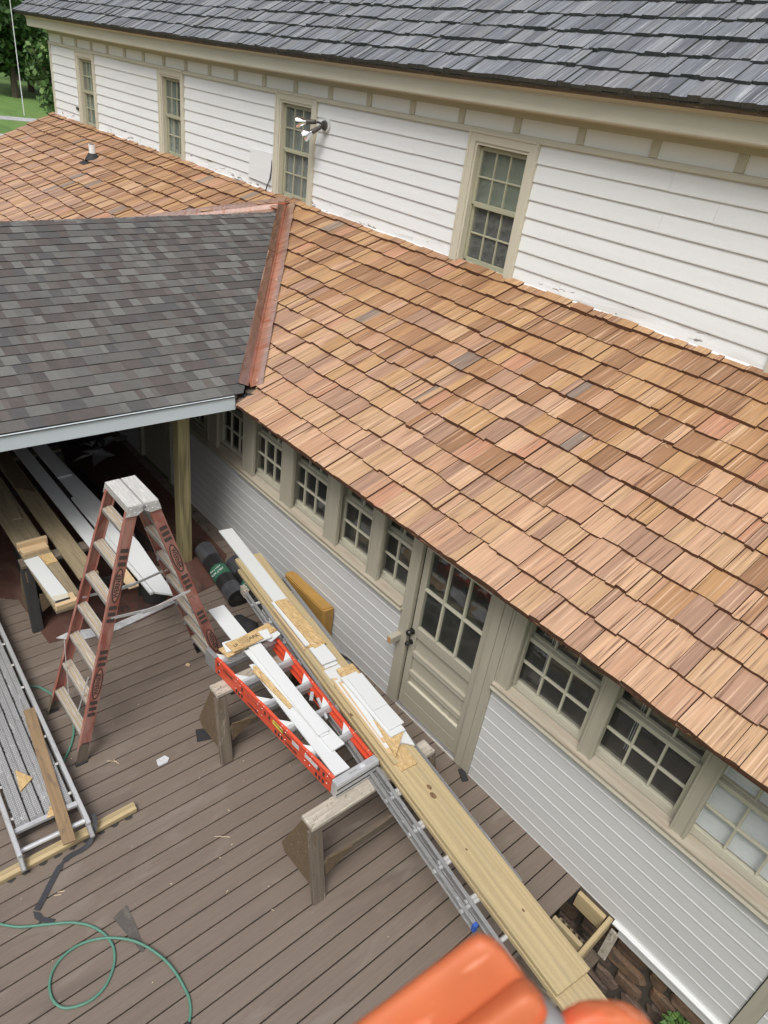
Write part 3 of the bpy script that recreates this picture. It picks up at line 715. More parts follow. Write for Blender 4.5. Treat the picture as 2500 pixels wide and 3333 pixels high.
while x < HX1:
    w = U(.08, .2)
    shingle_piece(b, [(x + .002, .012 + U(-.006, .006)), (x + w - .002, .012 + U(-.006, .006)), (x + w - .002, .3), (x + .002, .3)], 0, .264, RT2, lambda a, s, h: roof2_pt(a, s, h - .012), .014, .014, random.random()); x += w
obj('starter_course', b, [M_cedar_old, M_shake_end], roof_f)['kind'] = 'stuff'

def upper_window(x0, x1, style):
    za, zb = 3.46, 4.90; y = YW
    c = MB()
    c.box((x0 + .055, y - .012, (za + zb) / 2 + .02), (.11, .06, zb - za - .04), ax=2, ch=.003); c.box((x1 - .055, y - .012, (za + zb) / 2 + .02), (.11, .06, zb - za - .04), ax=2, ch=.003)
    c.box(((x0 + x1) / 2, y - .012, zb - .055), (x1 - x0 - .22, .058, .11), ax=0, ch=.003)
    for xx, s in ((x0 + .125, 1), (x1 - .125, -1)): c.box((xx, y + .008, (za + zb) / 2 + .0), (.03, .07, zb - za - .16), ax=2, ch=.002)
    c.box(((x0 + x1) / 2, y + .008, zb - .125), (x1 - x0 - .28, .07, .03), ch=.002)
    for xx in (x0 + .018, x1 - .018): c.box((xx, y - .046, (za + zb) / 2 + .02), (.03, .012, zb - za - .04), ax=2, ch=.003)
    c.box(((x0 + x1) / 2, y - .046, zb - .015), (x1 - x0 - .07, .012, .03), ch=.003)
    w = obj('window', c, M_trim, farm)
    b = MB(); b.extrude([(y + .06, za + .075), (y - .05, za + .04), (y - .062, za + .03), (y - .06, za - .015), (y + .02, za - .015)], x0 - .005, x1 + .005); obj('sill', b, M_trim, w)
    gx0, gx1 = x0 + .185, x1 - .185
    cx = (gx0 + gx1) / 2; W_ = gx1 - gx0
    zs = (za + .125, 4.132, 4.192, zb - .19)
    for (z0, z1, yy) in ((zs[0], zs[1], y + .075), (zs[2], zs[3], y + .045)):
        s = MB(); H_ = z1 - z0
        s.box((gx0 - .022, yy, (z0 + z1) / 2), (.044, .03, H_ + .06), ax=2, ch=.002); s.box((gx1 + .022, yy, (z0 + z1) / 2), (.044, .03, H_ + .06), ax=2, ch=.002)
        s.box((cx, yy, z0 - .026), (W_, .034, .052), ch=.002); s.box((cx, yy, z1 + .024), (W_, .03, .048), ch=.002)
        obj('sash', s, M_sash_up, w)
        for i in (1, 2):
            mm = MB(); mm.box((gx0 + W_ * i / 3, yy - .002, (z0 + z1) / 2), (.018, .024, H_), ax=2, ch=.003); obj('muntin', mm, M_sash_up, w)
        mm = MB(); mm.box((cx, yy - .003, (z0 + z1) / 2), (W_, .024, .018), ch=.003); obj('muntin', mm, M_sash_up, w)
        for i in range(3):
            for j in range(2):
                g = MB(); g.box((gx0 + W_ * (i + .5) / 3, yy + .005, z0 + H_ * (j + .5) / 2), (W_ / 3 - .012, .003, H_ / 2 - .012)); obj('pane', g, M_glass_up, w)
    # liner of the opening
    for jx in (x0 + .145, x1 - .145):
        l = MB(); l.box((jx, y + .09, 4.18), (.012, .10, 1.3), ax=2); obj('jamb', l, M_sash_up, w)
    if style == 'lace' or style == 'strips':
        cu = MB(); n = 60; V = []; F = []
        rng = [(gx0 - .02, gx1 + .02)] if style == 'lace' else [(gx0 - .03, gx0 + .22), (gx1 - .22, gx1 + .03)]
        for a, c_ in rng:
            k0 = len(V); nn = int(n * (c_ - a) / .6) + 2
            for i in range(nn + 1):
                x = a + (c_ - a) * i / nn; yy = y + .125 + .018 * math.sin(x * 75) + .01 * math.sin(x * 31)
                V += [(x, yy, za + .05), (x, yy, zb - .1)]
            for i in range(nn): F.append([k0 + 2 * i, k0 + 2 * i + 2, k0 + 2 * i + 3, k0 + 2 * i + 1])
        cu.add(V, F, 0, V, .4, 2); obj('curtain', cu, M_curtain if style == 'lace' else M_teal, w)
    if style == 'green':
        cu = MB(); cu.box((cx, y + .14, 4.5), (W_ + .12, .01, .66)); obj('roller_blind', cu, M_green_in, w)
for (a, c), st in zip(WINX, ('strips', 'strips', 'lace', 'green', 'lace')): upper_window(a, c, st)

# ---- repair panel of white plywood on the upper wall with a drooping wire
b = MB(); b.prism([(-10.66, 3.645), (-9.975, 3.625), (-9.975, 4.075), (-10.60, 4.055)], -.0, .012, T=np.stack([(1, 0, 0), (0, 0, 1), (0, -1, 0)], 1), O=(0, YW - .024, 0))
obj('repair_panel', b, M_white, farm)
b = MB(); b.tube([(-9.99, YW - .03, 3.98), (-9.985, YW - .04, 3.85), (-10.0, YW - .05, 3.72), (-10.05, YW - .06, 3.62), (-10.10, YW - .05, 3.55), (-10.12, YW - .04, 3.50)], .010, 8)
tag(obj('wire', b, M_rubber, smooth=True), 'black wire hanging down beside the third upper window', 'wire')
b = MB(); b.box((-17.80, YW - .03, 3.80), (.13, .02, .05)); tag(obj('vent_plate', b, M_iron), 'small dark metal plate on the siding left of the far upper window', 'plate')

# ---- twin floodlight
fl = thing('floodlight', 'twin bullet floodlight with clear reflector bulbs beside the third upper window', 'floodlight', (-8.70, YW - .02, 4.60))
b = MB(); b.tube([(-8.70, YW - .005, 4.60), (-8.70, YW - .05, 4.60)], .085, 22); obj('wall_box', b, M_trimboard, fl, smooth=True)
b = MB(); b.tube([(-8.70, YW - .05, 4.60), (-8.70, YW - .085, 4.60)], [.06, .05], 22); obj('base_plate', b, M_lampmetal, fl, smooth=True)
def lamp_head(p0, d, parent):
    d = np.array(d, float); d /= np.linalg.norm(d); p0 = np.array(p0)
    a = MB(); a.tube([p0 + d * t for t in (0, .01, .10, .13, .135)], [.018, .028, .030, .034, .034], 16); h = obj('lamp_socket', a, M_lampmetal, parent, smooth=True)
    a = MB(); a.tube([p0 + d * t for t in (.135, .16, .20, .24, .262)], [.028, .038, .062, .073, .075], 20, cap=False); obj('reflector', a, M_mirror, h, smooth=True)
    a = MB(); a.tube([p0 + d * t for t in (.262, .270, .275)], [.075, .071, .035], 20); obj('lens', a, M_glass, h, smooth=True)
base = np.array([-8.70, YW - .08, 4.60])
b = MB(); b.tube([base, base + np.array([-.03, -.06, .03]), base + np.array([-.04, -.10, .02])], .014, 10); b.tube([base, base + np.array([.02, -.06, -.02])], .014, 10); obj('knuckle', b, M_lampmetal, fl, smooth=True)
lamp_head(base + np.array([-.03, -.10, .03]), (-.80, -.55, -.14), fl)
lamp_head(base + np.array([.02, -.05, -.02]), (-.58, -.62, -.55), fl)

# ================================================================ PORCH CANOPY (asphalt shingle gable)
can = thing('porch_canopy', 'porch canopy with grey asphalt shingle gable roof and pale fascia', 'porch roof', (-9, -2.5, 0))
CY0 = -6.4  # roof carried on past the view to deepen the shade beneath
CG, SG = math.cos(GTH), math.sin(GTH)
RG = np.stack([(0, 1, 0), (-CG, 0, SG), (SG, 0, CG)], 1)    # local x along +Y, y up the slope (towards -X), z out
def can_base(a, s, h=0): return RG @ np.array([a, s, h]) + np.array([GX0, 0, GZ0])
RUN = (GX0 - RIDGE_X) / CG
def skew(p, s):      # the canopy is not quite square to the house and falls slightly outwards
    d = min(p[1] - can_y(s), 0); return np.array([p[0] + .118 * d, p[1], p[2] + .048 * d])
def can_pt(a, s, h=0): return skew(can_base(a, s, h), s)
def can_y(s):                       # where the slope runs into the cedar roof
    x = GX0 - s * CG; vs_ = valley_s(x); return -.35 + vs_ * CT
roofc = obj('roof', MB().add([can_pt(a, s, h) for h in (-.10, -.008) for a, s in ((CY0, 0), (-.30, 0), (can_y(RUN) - .0, RUN), (CY0, RUN))],
            [(3, 2, 1, 0), (4, 5, 6, 7), (0, 1, 5, 4), (1, 2, 6, 5), (2, 3, 7, 6), (3, 0, 4, 7)], 0, None, .5), M_oldwood, can)
def fb(a, s, h=0):
    q = can_base(a, s, h); return skew((2 * RIDGE_X - q[0], q[1], q[2]), s)
b = MB(); b.add([fb(a, s, h) for h in (-.10, .0) for a, s in ((CY0, 0), (-.30, 0), (can_y(RUN), RUN), (CY0, RUN))],
            [(0, 1, 2, 3), (7, 6, 5, 4), (4, 5, 1, 0), (5, 6, 2, 1), (6, 7, 3, 2), (7, 4, 0, 3)], 0, None, .5); obj('rear_roof', b, M_asphalt, can)
rowsA = []
EA = .149
for k in range(24):
    s0 = -.012 + k * EA; a = CY0 - U(0, .2)
    while a < 2.7:
        w = random.choice([.06, .09, .11, .13, .15, .18, .10]) * U(.85, 1.15)
        a0, a1 = max(a, CY0), min(a + w, 2.7)
        if a1 - a0 > .02:
            wv = .0025 * math.sin(a0 * 2.1 + k)
            rowsA.append((k, s0, [(a0, s0 + wv), (a1, s0 + wv), (a1, min(s0 + EA * 1.25, RUN - .004)), (a0, min(s0 + EA * 1.25, RUN - .004))]))
        a += w
def in_asph(p): return can_y(p[1]) - .13 - p[0]
def asph_piece(mb, poly, s0, rn, th):
    top = lambda s: .0165 * (1 - (s - s0) / (EA * 2)) + th; bot = lambda s: .0085 * (1 - (s - s0) / (EA * 2)) - .004
    n = len(poly); L = np.array([(x, s, bot(s)) for x, s in poly] + [(x, s, top(s)) for x, s in poly])
    mb.add(np.array([can_pt(*p) for p in L]), [list(range(n, 2 * n))] + [[i, (i + 1) % n, n + (i + 1) % n, n + i] for i in range(n)], [0] + [1] * n, L, rn)
items = []
for k, s0, poly in rowsA:
    if s0 > RUN - .05: continue
    v = [in_asph(p) for p in poly]
    if max(v) <= 0: continue
    if min(v) < 0: poly = clip(poly, in_asph)
    if len(poly) < 3: continue
    cx = sum(p[0] for p in poly) / len(poly); c = can_pt(cx, s0 + .07); P = proj(c)
    vis = -20 < P[0] < 2520 and -20 < P[1] < 3350
    wd = max(p[0] for p in poly) - min(p[0] for p in poly)
    items.append(((wd / P[2] ** 2) if vis else -1, k, s0, poly))
items.sort(key=lambda t: -t[0]); rest = MB(); last = random.random()
for i, (a, k, s0, poly) in enumerate(items):
    th = random.choice([0, .0, .0025]); rn = random.random()
    if i < 300: b = MB(); asph_piece(b, poly, s0, rn, th); obj('asphalt_shingle', b, [M_asphalt, M_char], roofc)
    else: asph_piece(rest, poly, s0, rn, th)
obj('asphalt_shingle', rest, [M_asphalt, M_char], roofc)['kind'] = 'stuff'
# ridge caps
y = CY0; RZ = RIDGE_Z
ridge_end = can_y(RUN) - .05
k = 0
while y < ridge_end:
    b = MB(); w = .15; L_ = .17; lift = .012
    V = [(RIDGE_X + w * CG, y, RZ - w * SG + lift), (RIDGE_X + .02, y, RZ - .004 + lift + .004), (RIDGE_X - .02, y, RZ - .004 + lift + .004), (RIDGE_X - w * CG, y, RZ - w * SG + lift),
         (RIDGE_X + w * CG, y + L_, RZ - w * SG + lift - .007), (RIDGE_X + .02, y + L_, RZ - .011 + lift + .004), (RIDGE_X - .02, y + L_, RZ - .011 + lift + .004), (RIDGE_X - w * CG, y + L_, RZ - w * SG + lift - .007)]
    V = [tuple(skew(p, RUN)) for p in V]
    V += [(p[0], p[1], p[2] - .006) for p in V]
    F = [(0, 1, 5, 4), (1, 2, 6, 5), (2, 3, 7, 6), (8, 0, 4, 12), (3, 11, 15, 7), (0, 8, 9, 1), (1, 9, 10, 2), (2, 10, 11, 3), (4, 5, 13, 12), (5, 6, 14, 13), (6, 7, 15, 14)]
    b.add(V, F, 0, V); obj('ridge_cap', b, M_asphalt, roofc); y += .145
# fascia, drip edge, beam, post, rear wall
b = MB(); b.bar(skew((GX0 + .022, CY0, GZ0 - .078), 0), skew((GX0 + .022, -.34, GZ0 - .078), 0), .022, .150, ch=.002); obj('fascia', b, M_fascia, can)
b = MB(); b.bar(skew((GX0 + .028, CY0, GZ0 - .006), 0), skew((GX0 + .028, -.33, GZ0 - .006), 0), .035, .004); obj('drip_edge', b, M_char, can)
b = MB(); b.bar(skew((-6.48, -6.2, 2.03), 0), skew((-6.48, -.4, 2.03), 0), .09, .14, ch=.003); obj('beam', b, M_pt_dull, can)
for i in range(13):
    b = MB(); yy = -6.0 + i * .45; b.bar(skew((GX0 - .03, yy, GZ0 - .13), 0), skew((RIDGE_X, yy, RIDGE_Z - .13), RUN), .04, .12); obj('rafter', b, M_pt_dull, can)
b = MB(); b.box((-6.49, -.672, .985), (.138, .138, 1.97), ax=2, ch=.005); obj('post', b, M_pt_post, can)
b = MB(); b.box((-6.49, -4.45, .985), (.138, .138, 1.97), ax=2, ch=.005); obj('post', b, M_pt_post, can)
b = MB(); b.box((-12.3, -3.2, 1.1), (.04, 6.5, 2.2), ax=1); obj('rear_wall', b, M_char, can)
b = MB(); b.box((-9.3, -6.3, 1.1), (6.0, .04, 2.2), ax=0); obj('unseen_side_wall', b, M_char, can)  # unseen wall added to keep daylight out from under the canopy
# copper valley flashing
e_s = RT @ np.array([1, 0, 0])
def vpt(x):         # on the valley line
    s = valley_s(x); return roof_pt(x - .095, s, 0)
def valley(side, x0, x1, lift):
    P0, P1 = vpt(x0), vpt(x1); d = P1 - P0; d = d / np.linalg.norm(d)
    n1 = RT[:, 2]; n2 = RG[:, 2].copy()
    if side < 0: n2[0] *= -1
    u1 = np.cross(n1, d); u1 *= np.sign((u1 @ np.array([0, 1, 0])) * 1.0); u2 = np.cross(n2, d); u2 *= -np.sign(u2 @ np.array([0, 1, 0]))
    up = (n1 + n2) / np.linalg.norm(n1 + n2)
    prof = [(u2, .130, .064), (u2, .115, .062), (u2, .022, .056), None, (u1, .022, .040), (u1, .120, .062), (u1, .160, .070)]
    if side < 0: prof = [(u1, -.12, .0), (u1, -.02, .012), (u1, .02, .03), (u1, .05, .045), (u1, .10, .055), (u1, .15, .064), (u1, .19, .070)]
    N_ = 14; V = []; G = []
    for i in range(N_ + 1):
        P = P0 + (P1 - P0) * i / N_; dist = np.linalg.norm(P1 - P0) * i / N_
        for j, q in enumerate(prof):
            if q is None: V.append(P + up * ((.125 if side > 0 else .045) + lift)); G.append((dist, 0, .05))
            else:
                w = q[1] + (U(-.006, .006) if j in (0, 6) else 0)
                V.append(P + q[0] * w + (n2 if j < 3 and side > 0 else n1) * (q[2] + lift + (U(-.003, .003) if j in (0, 1, 5, 6) else 0))); G.append((dist, q[1] * (-1 if j < 3 else 1), 0))
    K = len(prof); F = []
    for i in range(N_):
        for j in range(K - 1): F.append([i * K + j, i * K + j + 1, (i + 1) * K + j + 1, (i + 1) * K + j])
    b = MB(); V = np.array(V); n = len(V)
    V2 = np.concatenate([V, V - up * .0015])
    b.add(V2, F + [[n + q for q in f[::-1]] for f in F], [1 if (q % (K - 1)) >= K - 3 or side < 0 else 0 for q in range(len(F))] * 2, np.array(G + G)); return obj('valley_flashing', b, [M_copper, M_copper_pale], can)
valley(1, GX0 + .02, RIDGE_X + 1.05, 0.0)
valley(1, RIDGE_X + 1.15, RIDGE_X + .03, .004)
valley(-1, RIDGE_X - .03, RIDGE_X - 3.2, 0.0)
P = vpt(RIDGE_X)
b = MB(); b.prism([(-.20, -.16), (.20, -.16), (.11, .22), (-.11, .22)], .030, .033, T=RT, O=P); b.bar(P + np.array([0, -.35, .055]), P + np.array([0, .12, .060]), .09, .012)
obj('valley_saddle', b, M_copper, can)
P = vpt(GX0 + .02)
b = MB(); b.add([P + np.array(q) for q in ((-.20, -.05, .012), (.10, -.09, .03), (.13, -.08, -.02), (-.02, -.16, -.03), (.18, .03, .02))], [(0, 1, 2), (0, 2, 3), (1, 4, 2)], 0)
obj('valley_end', b, M_char, can)

# ================================================================ FOUNDATION, STAIR FRAME, PLANTS
fd = thing('foundation_wall', 'rough brown fieldstone foundation below the near white wall', 'foundation wall', (.6, .15, -1.1))
b = MB(); b.box((.1, .22, -.62), (6.2, .16, 1.0)); obj('mortar', b, M_mortar, fd)
z = -1.12
row = 0
while z < -.16:
    h = U(.13, .2); x = -1.6 + U(-.1, .1)
    while x < 2.2:
        w = U(.16, .38); hh = min(h, -.14 - z)
        b = MB(); n = 8; pts = []
        for i in range(n):
            a = 2 * math.pi * i / n; r = U(.80, 1.04)
            ca, sa = math.cos(a), math.sin(a)
            k = 1 / max(abs(ca), abs(sa)) ** .75
            pts.append((x + w / 2 + ca * k * r * w * .47, z + hh / 2 + sa * k * r * hh * .46))
        V = []; F = []
        for d_, sc_ in ((.16, 1.04), (.125, 1.02), (.105 + U(-.015, .01), .86)):
            for (px, pz) in pts:
                cx_, cz_ = x + w / 2, z + hh / 2
                V.append((cx_ + (px - cx_) * sc_, d_ + U(-.006, .006), cz_ + (pz - cz_) * sc_))
        for l in range(2):
            for i in range(n): F.append([l * n + i, l * n + (i + 1) % n, (l + 1) * n + (i + 1) % n, (l + 1) * n + i])
        F.append([2 * n + i for i in range(n)])
        b.add(V, F, 0, V); obj('stone', b, M_stone, fd, smooth=False)
        x += w + .015
    z += h + .012; row += 1
sf = thing('stair_frame', 'open frame of new treated lumber for stairs at the deck corner', 'stair frame', (-.8, -.25, -.1))
for p0, p1, w, h in (((-.985, -.072, -.07), (-.735, -.072, -.07), .038, .16), ((-.985, -.40, -.07), (-.72, -.40, -.07), .038, .16), ((-.705, -.035, -.06), (-.68, -.80, -.06), .038, .14)):
    b = MB(); b.bar(p0, p1, w, h, ch=.003); obj('lumber', b, M_pt, sf)
for i in range(6):
    b = MB(); b.bar((-.98 + i * .052, -.16, -.30), (-.98 + i * .052, -.34, -.42), .022, .20); obj('stringer', b, M_pt_dull, sf)
b = MB(); b.bar((-.64, -.01, -.13), (-.64, -.01, -.50), .07, .02, up=(0, 1, 0), ch=.003); obj('grey_batten', b, M_oldwood_top, sf)
b = MB(); b.box((-.85, -.3, -.62), (.4, .7, .03), ax=0); obj('lower_tread', b, M_oldwood, sf)
def plant(x, y, z, n, r, label):
    t = thing('plant', label, 'plant', (x, y, z)); st = MB(); lf = MB()
    for i in range(5):
        a = U(0, 6.28); q = np.array([x + r * .6 * math.cos(a), y + r * .6 * math.sin(a), z + r * U(.6, 1.2)]); st.tube([(x, y, z), (np.array([x, y, z]) + q) / 2 + np.array([0, 0, .02]), q], .004, 5)
    for i in range(n):
        a = U(0, 6.28); rr = r * math.sqrt(random.random()); c = np.array([x + rr * math.cos(a), y + rr * math.sin(a), z + U(.02, r * 1.1)])
        d = np.array([math.cos(a), math.sin(a), U(-.3, .4)]); A = axes(d, (U(-.4, .4), U(-.4, .4), 1)); l = U(.035, .06); w = l * .42
        L = np.array([(0, 0, 0), (l * .45, -w, .006), (l, 0, -.006), (l * .45, w, .006)]); lf.add(L @ A.T + c, [(0, 1, 2, 3)], 0, L)
    obj('stem', st, M_bark, t); obj('foliage', lf, M_leaf2, t)
plant(.03, .02, -.56, 130, .09, 'low leafy weed by the stone foundation, nearest the white skirt')
plant(-.62, -.12, -1.1, 90, .15, 'leafy weed in the shade below the stair frame')
plant(-.34, -.45, -1.1, 90, .14, 'leafy weed half hidden under the plank end')

# ================================================================ STEP LADDER (standing)
def channel(mb, p0, p1, e, web=.088, fl=.028, t=.005, spread=(0, 1, 0), mat=0):
    p0 = np.array(p0, float); p1 = np.array(p1, float); d = p1 - p0; L = np.linalg.norm(d); d /= L
    xo = np.array([e, 0, 0.]); xo = xo - d * (xo @ d); xo /= np.linalg.norm(xo); w = np.cross(d, xo)
    A = np.stack([d, w, xo], 1); c = (p0 + p1) / 2
    rn = random.random()
    mb.box(c, (L, web, t), A, 0, mat, rn=rn)
    for s in (-1, 1): mb.box(c + w * s * (web / 2 - t / 2) - xo * (fl / 2 + t / 2), (L, t, fl), A, 0, mat, rn=rn)
    return d, w, xo
lad = thing('step_ladder', 'faded red double-sided step ladder standing open on the deck', 'step ladder', (-4.645, -1.99, 0), math.radians(0))
FX, TX, FY, TY, TZ = .345, .20, .74, .088, 2.255
for sg in (-1, 1):
    for e in (-1, 1):
        f = np.array([e * FX, sg * FY, .0]); t = np.array([e * TX, sg * TY, TZ]); L = np.linalg.norm(t - f)
        b = MB(); fs_ = .055
        p0 = f + (t - f) * fs_; d, w, xo = channel(b, p0, t, e)
        rail = obj('rail', b, M_red, lad, local=True)
        b = MB(); q0 = f + (t - f) * 0.0; b2 = f + (t - f) * (fs_ + .03)
        A = np.stack([d, w, xo], 1); b.box((q0 + b2) / 2 + xo * .004, (np.linalg.norm(b2 - q0), .096, .007), A, 0); b.box((q0 + b2) / 2 + w * .045 - xo * .012, (np.linalg.norm(b2 - q0), .006, .034), A, 0)
        obj('foot', b, M_oldwood if sg < 0 else M_rubber, lad, local=True)
        b = MB(); b.box(f + np.array([0, 0, .008]), (.05, .10, .016), ch=.003); obj('foot_pad', b, M_rubber, lad, local=True)
        # printed bars and the oval badges on the outside of each rail
        def on_rail(tpos, wid, length, nm='printed_bar', mt=M_blackfade):
            c = f + (t - f) * tpos + xo * .0055; bb = MB(); bb.box(c, (length, wid, .001), A, 0); return obj(nm, bb, mt, lad, local=True)
        bars = [.085, .215, .24, .265, .425, .45, .475, .60, .625, .65, .815, .84, .865] if sg < 0 else [.22, .245, .44, .465, .49, .63, .655, .68, .86, .885, .91]
        for tp in bars: on_rail(tp, .062, .034)
        for tc in ((.345 if sg < 0 else .33), (.735 if sg < 0 else .77)):
            c = f + (t - f) * tc + xo * .0055
            for rr, rw, mt, off in ((.155, .038, M_blackfade, .0008), (.138, .027, M_redpale, .0018)):
                bb = MB(); n = 26; L2 = []
                for i in range(n):
                    a = 2 * math.pi * i / n; L2.append(c + d * rr * math.cos(a) + w * rw * math.sin(a) + xo * off)
                bb.add(L2 + [p - xo * .0006 for p in L2], [list(range(n)), list(range(n, 2 * n))[::-1]] + [[i, n + i, n + (i + 1) % n, (i + 1) % n] for i in range(n)], 0); obj('badge', bb, mt, lad, local=True)
            xdir = d if (sg < 0) else -d
            ydir = np.cross(xo, xdir)
            text_on('WERNER', .054, c + xo * .0032, xdir, ydir, lad, M_black)
    # treads
    for k in range(1, 8):
        z = .305 * k - .03; u = z / TZ; hw = FX + (TX - FX) * u - .008; y = sg * (FY + (TY - FY) * u)
        b = MB(); b.box((0, y, z), (hw * 2, .084, .004), ax=0, rn=.5)
        for yy in (-.038, -.022, .004, .010, .030): b.box((0, y + yy, z + .003), (hw * 2, .004, .003), ax=0, rn=.5)
        o = obj('step', b, M_step, lad, local=True)
        for yy in (-.030, .007, .034):
            b = MB(); b.box((0, y + yy, z + .0045), (hw * 2 - .01, .006, .003), ax=0); obj('tread_rib', b, M_alu, lad, local=True)
        b = MB(); b.box((0, y + sg * .041, z - .016), (hw * 2, .004, .034), ax=0); b.box((0, y - sg * .041, z - .012), (hw * 2, .004, .026), ax=0); obj('step_lip', b, M_alu_dirty, lad, local=True)
        if k <= 5:
            for e in (-1, 1):
                b = MB(); b.bar((e * (hw - .004), y - sg * .03, z - .09), (e * (hw - .07), y - sg * .03, z - .012), .03, .003, up=(0, 1, 0)); obj('step_brace', b, M_alu_dirty, lad, local=True)
    # top cap half
    b = MB(); b.box((0, sg * .064, 2.318), (.425, .112, .005), ax=0, rn=.3)
    for yy in (.02, .045, .052, .078, .108): b.box((0, sg * yy, 2.322), (.42, .004, .003), ax=0, rn=.3)
    b.box((0, sg * .119, 2.287), (.425, .004, .066), ax=0); b.box((0, sg * .010, 2.292), (.425, .003, .056), ax=0)
    cap = obj('top_cap', b, M_stepcap, lad, local=True)
    for e in (-1, 1):
        b = MB(); pl = [(sg * .004, 2.315), (sg * .120, 2.315), (sg * .142, 2.235), (sg * .05, 2.228), (sg * .004, 2.262)]
        if sg < 0: pl = pl[::-1]
        b.prism(pl, -.002, .002, T=np.stack([(0, 1, 0), (0, 0, 1), (1, 0, 0)], 1), O=(e * .214, 0, 0)); obj('cap_plate', b, M_alu, lad, local=True)
        b = MB()
        for yy, zz in ((.025, 2.295), (.10, 2.295), (.035, 2.25), (.115, 2.25), (.07, 2.262)): b.tube([(e * .2155, sg * yy, zz), (e * .220, sg * yy, zz)], [.0065, .004], 8)
        obj('rivets', b, M_alu, lad, local=True)
b = MB(); b.tube([(-.222, 0, 2.292), (.222, 0, 2.292)], .016, 14); obj('hinge_pin', b, M_alu_dirty, lad, local=True, smooth=True)
for e in (-1, 1):
    zz = 1.37 if e > 0 else 1.24; u = zz / TZ; yy = FY + (TY - FY) * u; xx = e * (FX + (TX - FX) * u + .0)
    b = MB(); b.bar((xx, -yy, zz), (xx, -.02, zz - .05), .006, .026, ch=.001); b.bar((xx, .02, zz - .05), (xx, yy, zz), .006, .026, ch=.001); b.bar((xx + e * .006, -.09, zz - .045), (xx + e * .006, .09, zz - .05), .008, .036, ch=.001)
    obj('spreader', b, M_alu, lad, local=True)
for e in (-1, 1):     # light rear braces on the camera side
    b = MB(); b.bar((e * .10, -FY + .09, .32), (e * .27, -FY + .17, .86), .012, .003, up=(0, 1, 0)); obj('diagonal_brace', b, M_alu, lad, local=True)

# ================================================================ SAW HORSES
def sawhorse(label, x, y0, y1, H, leg_w=.11, beam_w=.14, beam_mat=None, legs=M_oldwood, group='weathered wooden saw horses', dx=.22):
    t = thing('sawhorse', label, 'saw horse', (x, (y0 + y1) / 2, 0), 0, group)
    w = obj('beam', MB().box((x, (y0 + y1) / 2, H - .0195), (beam_w, y1 - y0, .039), ax=1, ch=.005), beam_mat or M_oldwood_top, t)
    obj('beam', MB().box((x, (y0 + y1) / 2, H - .062), (.045, y1 - y0 - .03, .085), ax=1, ch=.003).box((x, (y0 + y1) / 2 + .02, H - .048), (beam_w - .02, y1 - y0 - .06, .018), ax=1), legs, t)
    for ye, s in ((y0, 1), (y1, -1)):
        for e in (-1, 1):
            b = MB(); oy = -.045 if e > 0 else .03
            b.bar((x + e * dx, ye + s * (.055 + oy), .0), (x + e * .045, ye + s * (.075 + oy * .8), H - .05), leg_w, .038, up=(0, 1, 0) if False else (e, 0, .2), ch=.003, ext=.0)
            obj('leg', b, legs, t)
        b = MB(); yy = ye + s * .020
        b.prism([(x - dx - .075, .08), (x - dx - .02, .012), (x + dx * .95, .05), (x + .075, H - .075), (x - .075, H - .075)], -.006, .006, T=np.stack([(1, 0, 0), (0, 0, 1), (0, -1, 0)], 1), O=(0, yy, 0)); obj('end_gusset', b, M_osb_old, t)
    for e in (1,):
        b = MB(); xx = x + e * dx * .62; b.bar((xx, y0 + .07, H * .40), (xx, y1 - .07, H * .40), .038, .085, ch=.003); obj('stretcher', b, legs, t)
        b = MB(); b.prism([(y0 + .09, H * .25), (y0 + .34, H * .47), (y0 + .09, H * .56)], -.006, .006, T=np.stack([(0, 1, 0), (0, 0, 1), (1, 0, 0)], 1), O=(xx + .028, 0, 0)); obj('brace_gusset', b, M_osb_old, t)
    return t
sawhorse('paint-spotted saw horse under the near end of the orange ladder', -2.37, -1.79, -.57, .70)
sawhorse('weathered saw horse under the far end of the orange ladder', -3.84, -1.73, -.66, .70)
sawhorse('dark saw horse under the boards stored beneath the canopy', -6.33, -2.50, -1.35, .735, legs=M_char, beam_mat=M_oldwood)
sawhorse('dark saw horse deep under the canopy, behind the others', -8.55, -2.45, -1.35, .735, legs=M_char, beam_mat=M_oldwood)

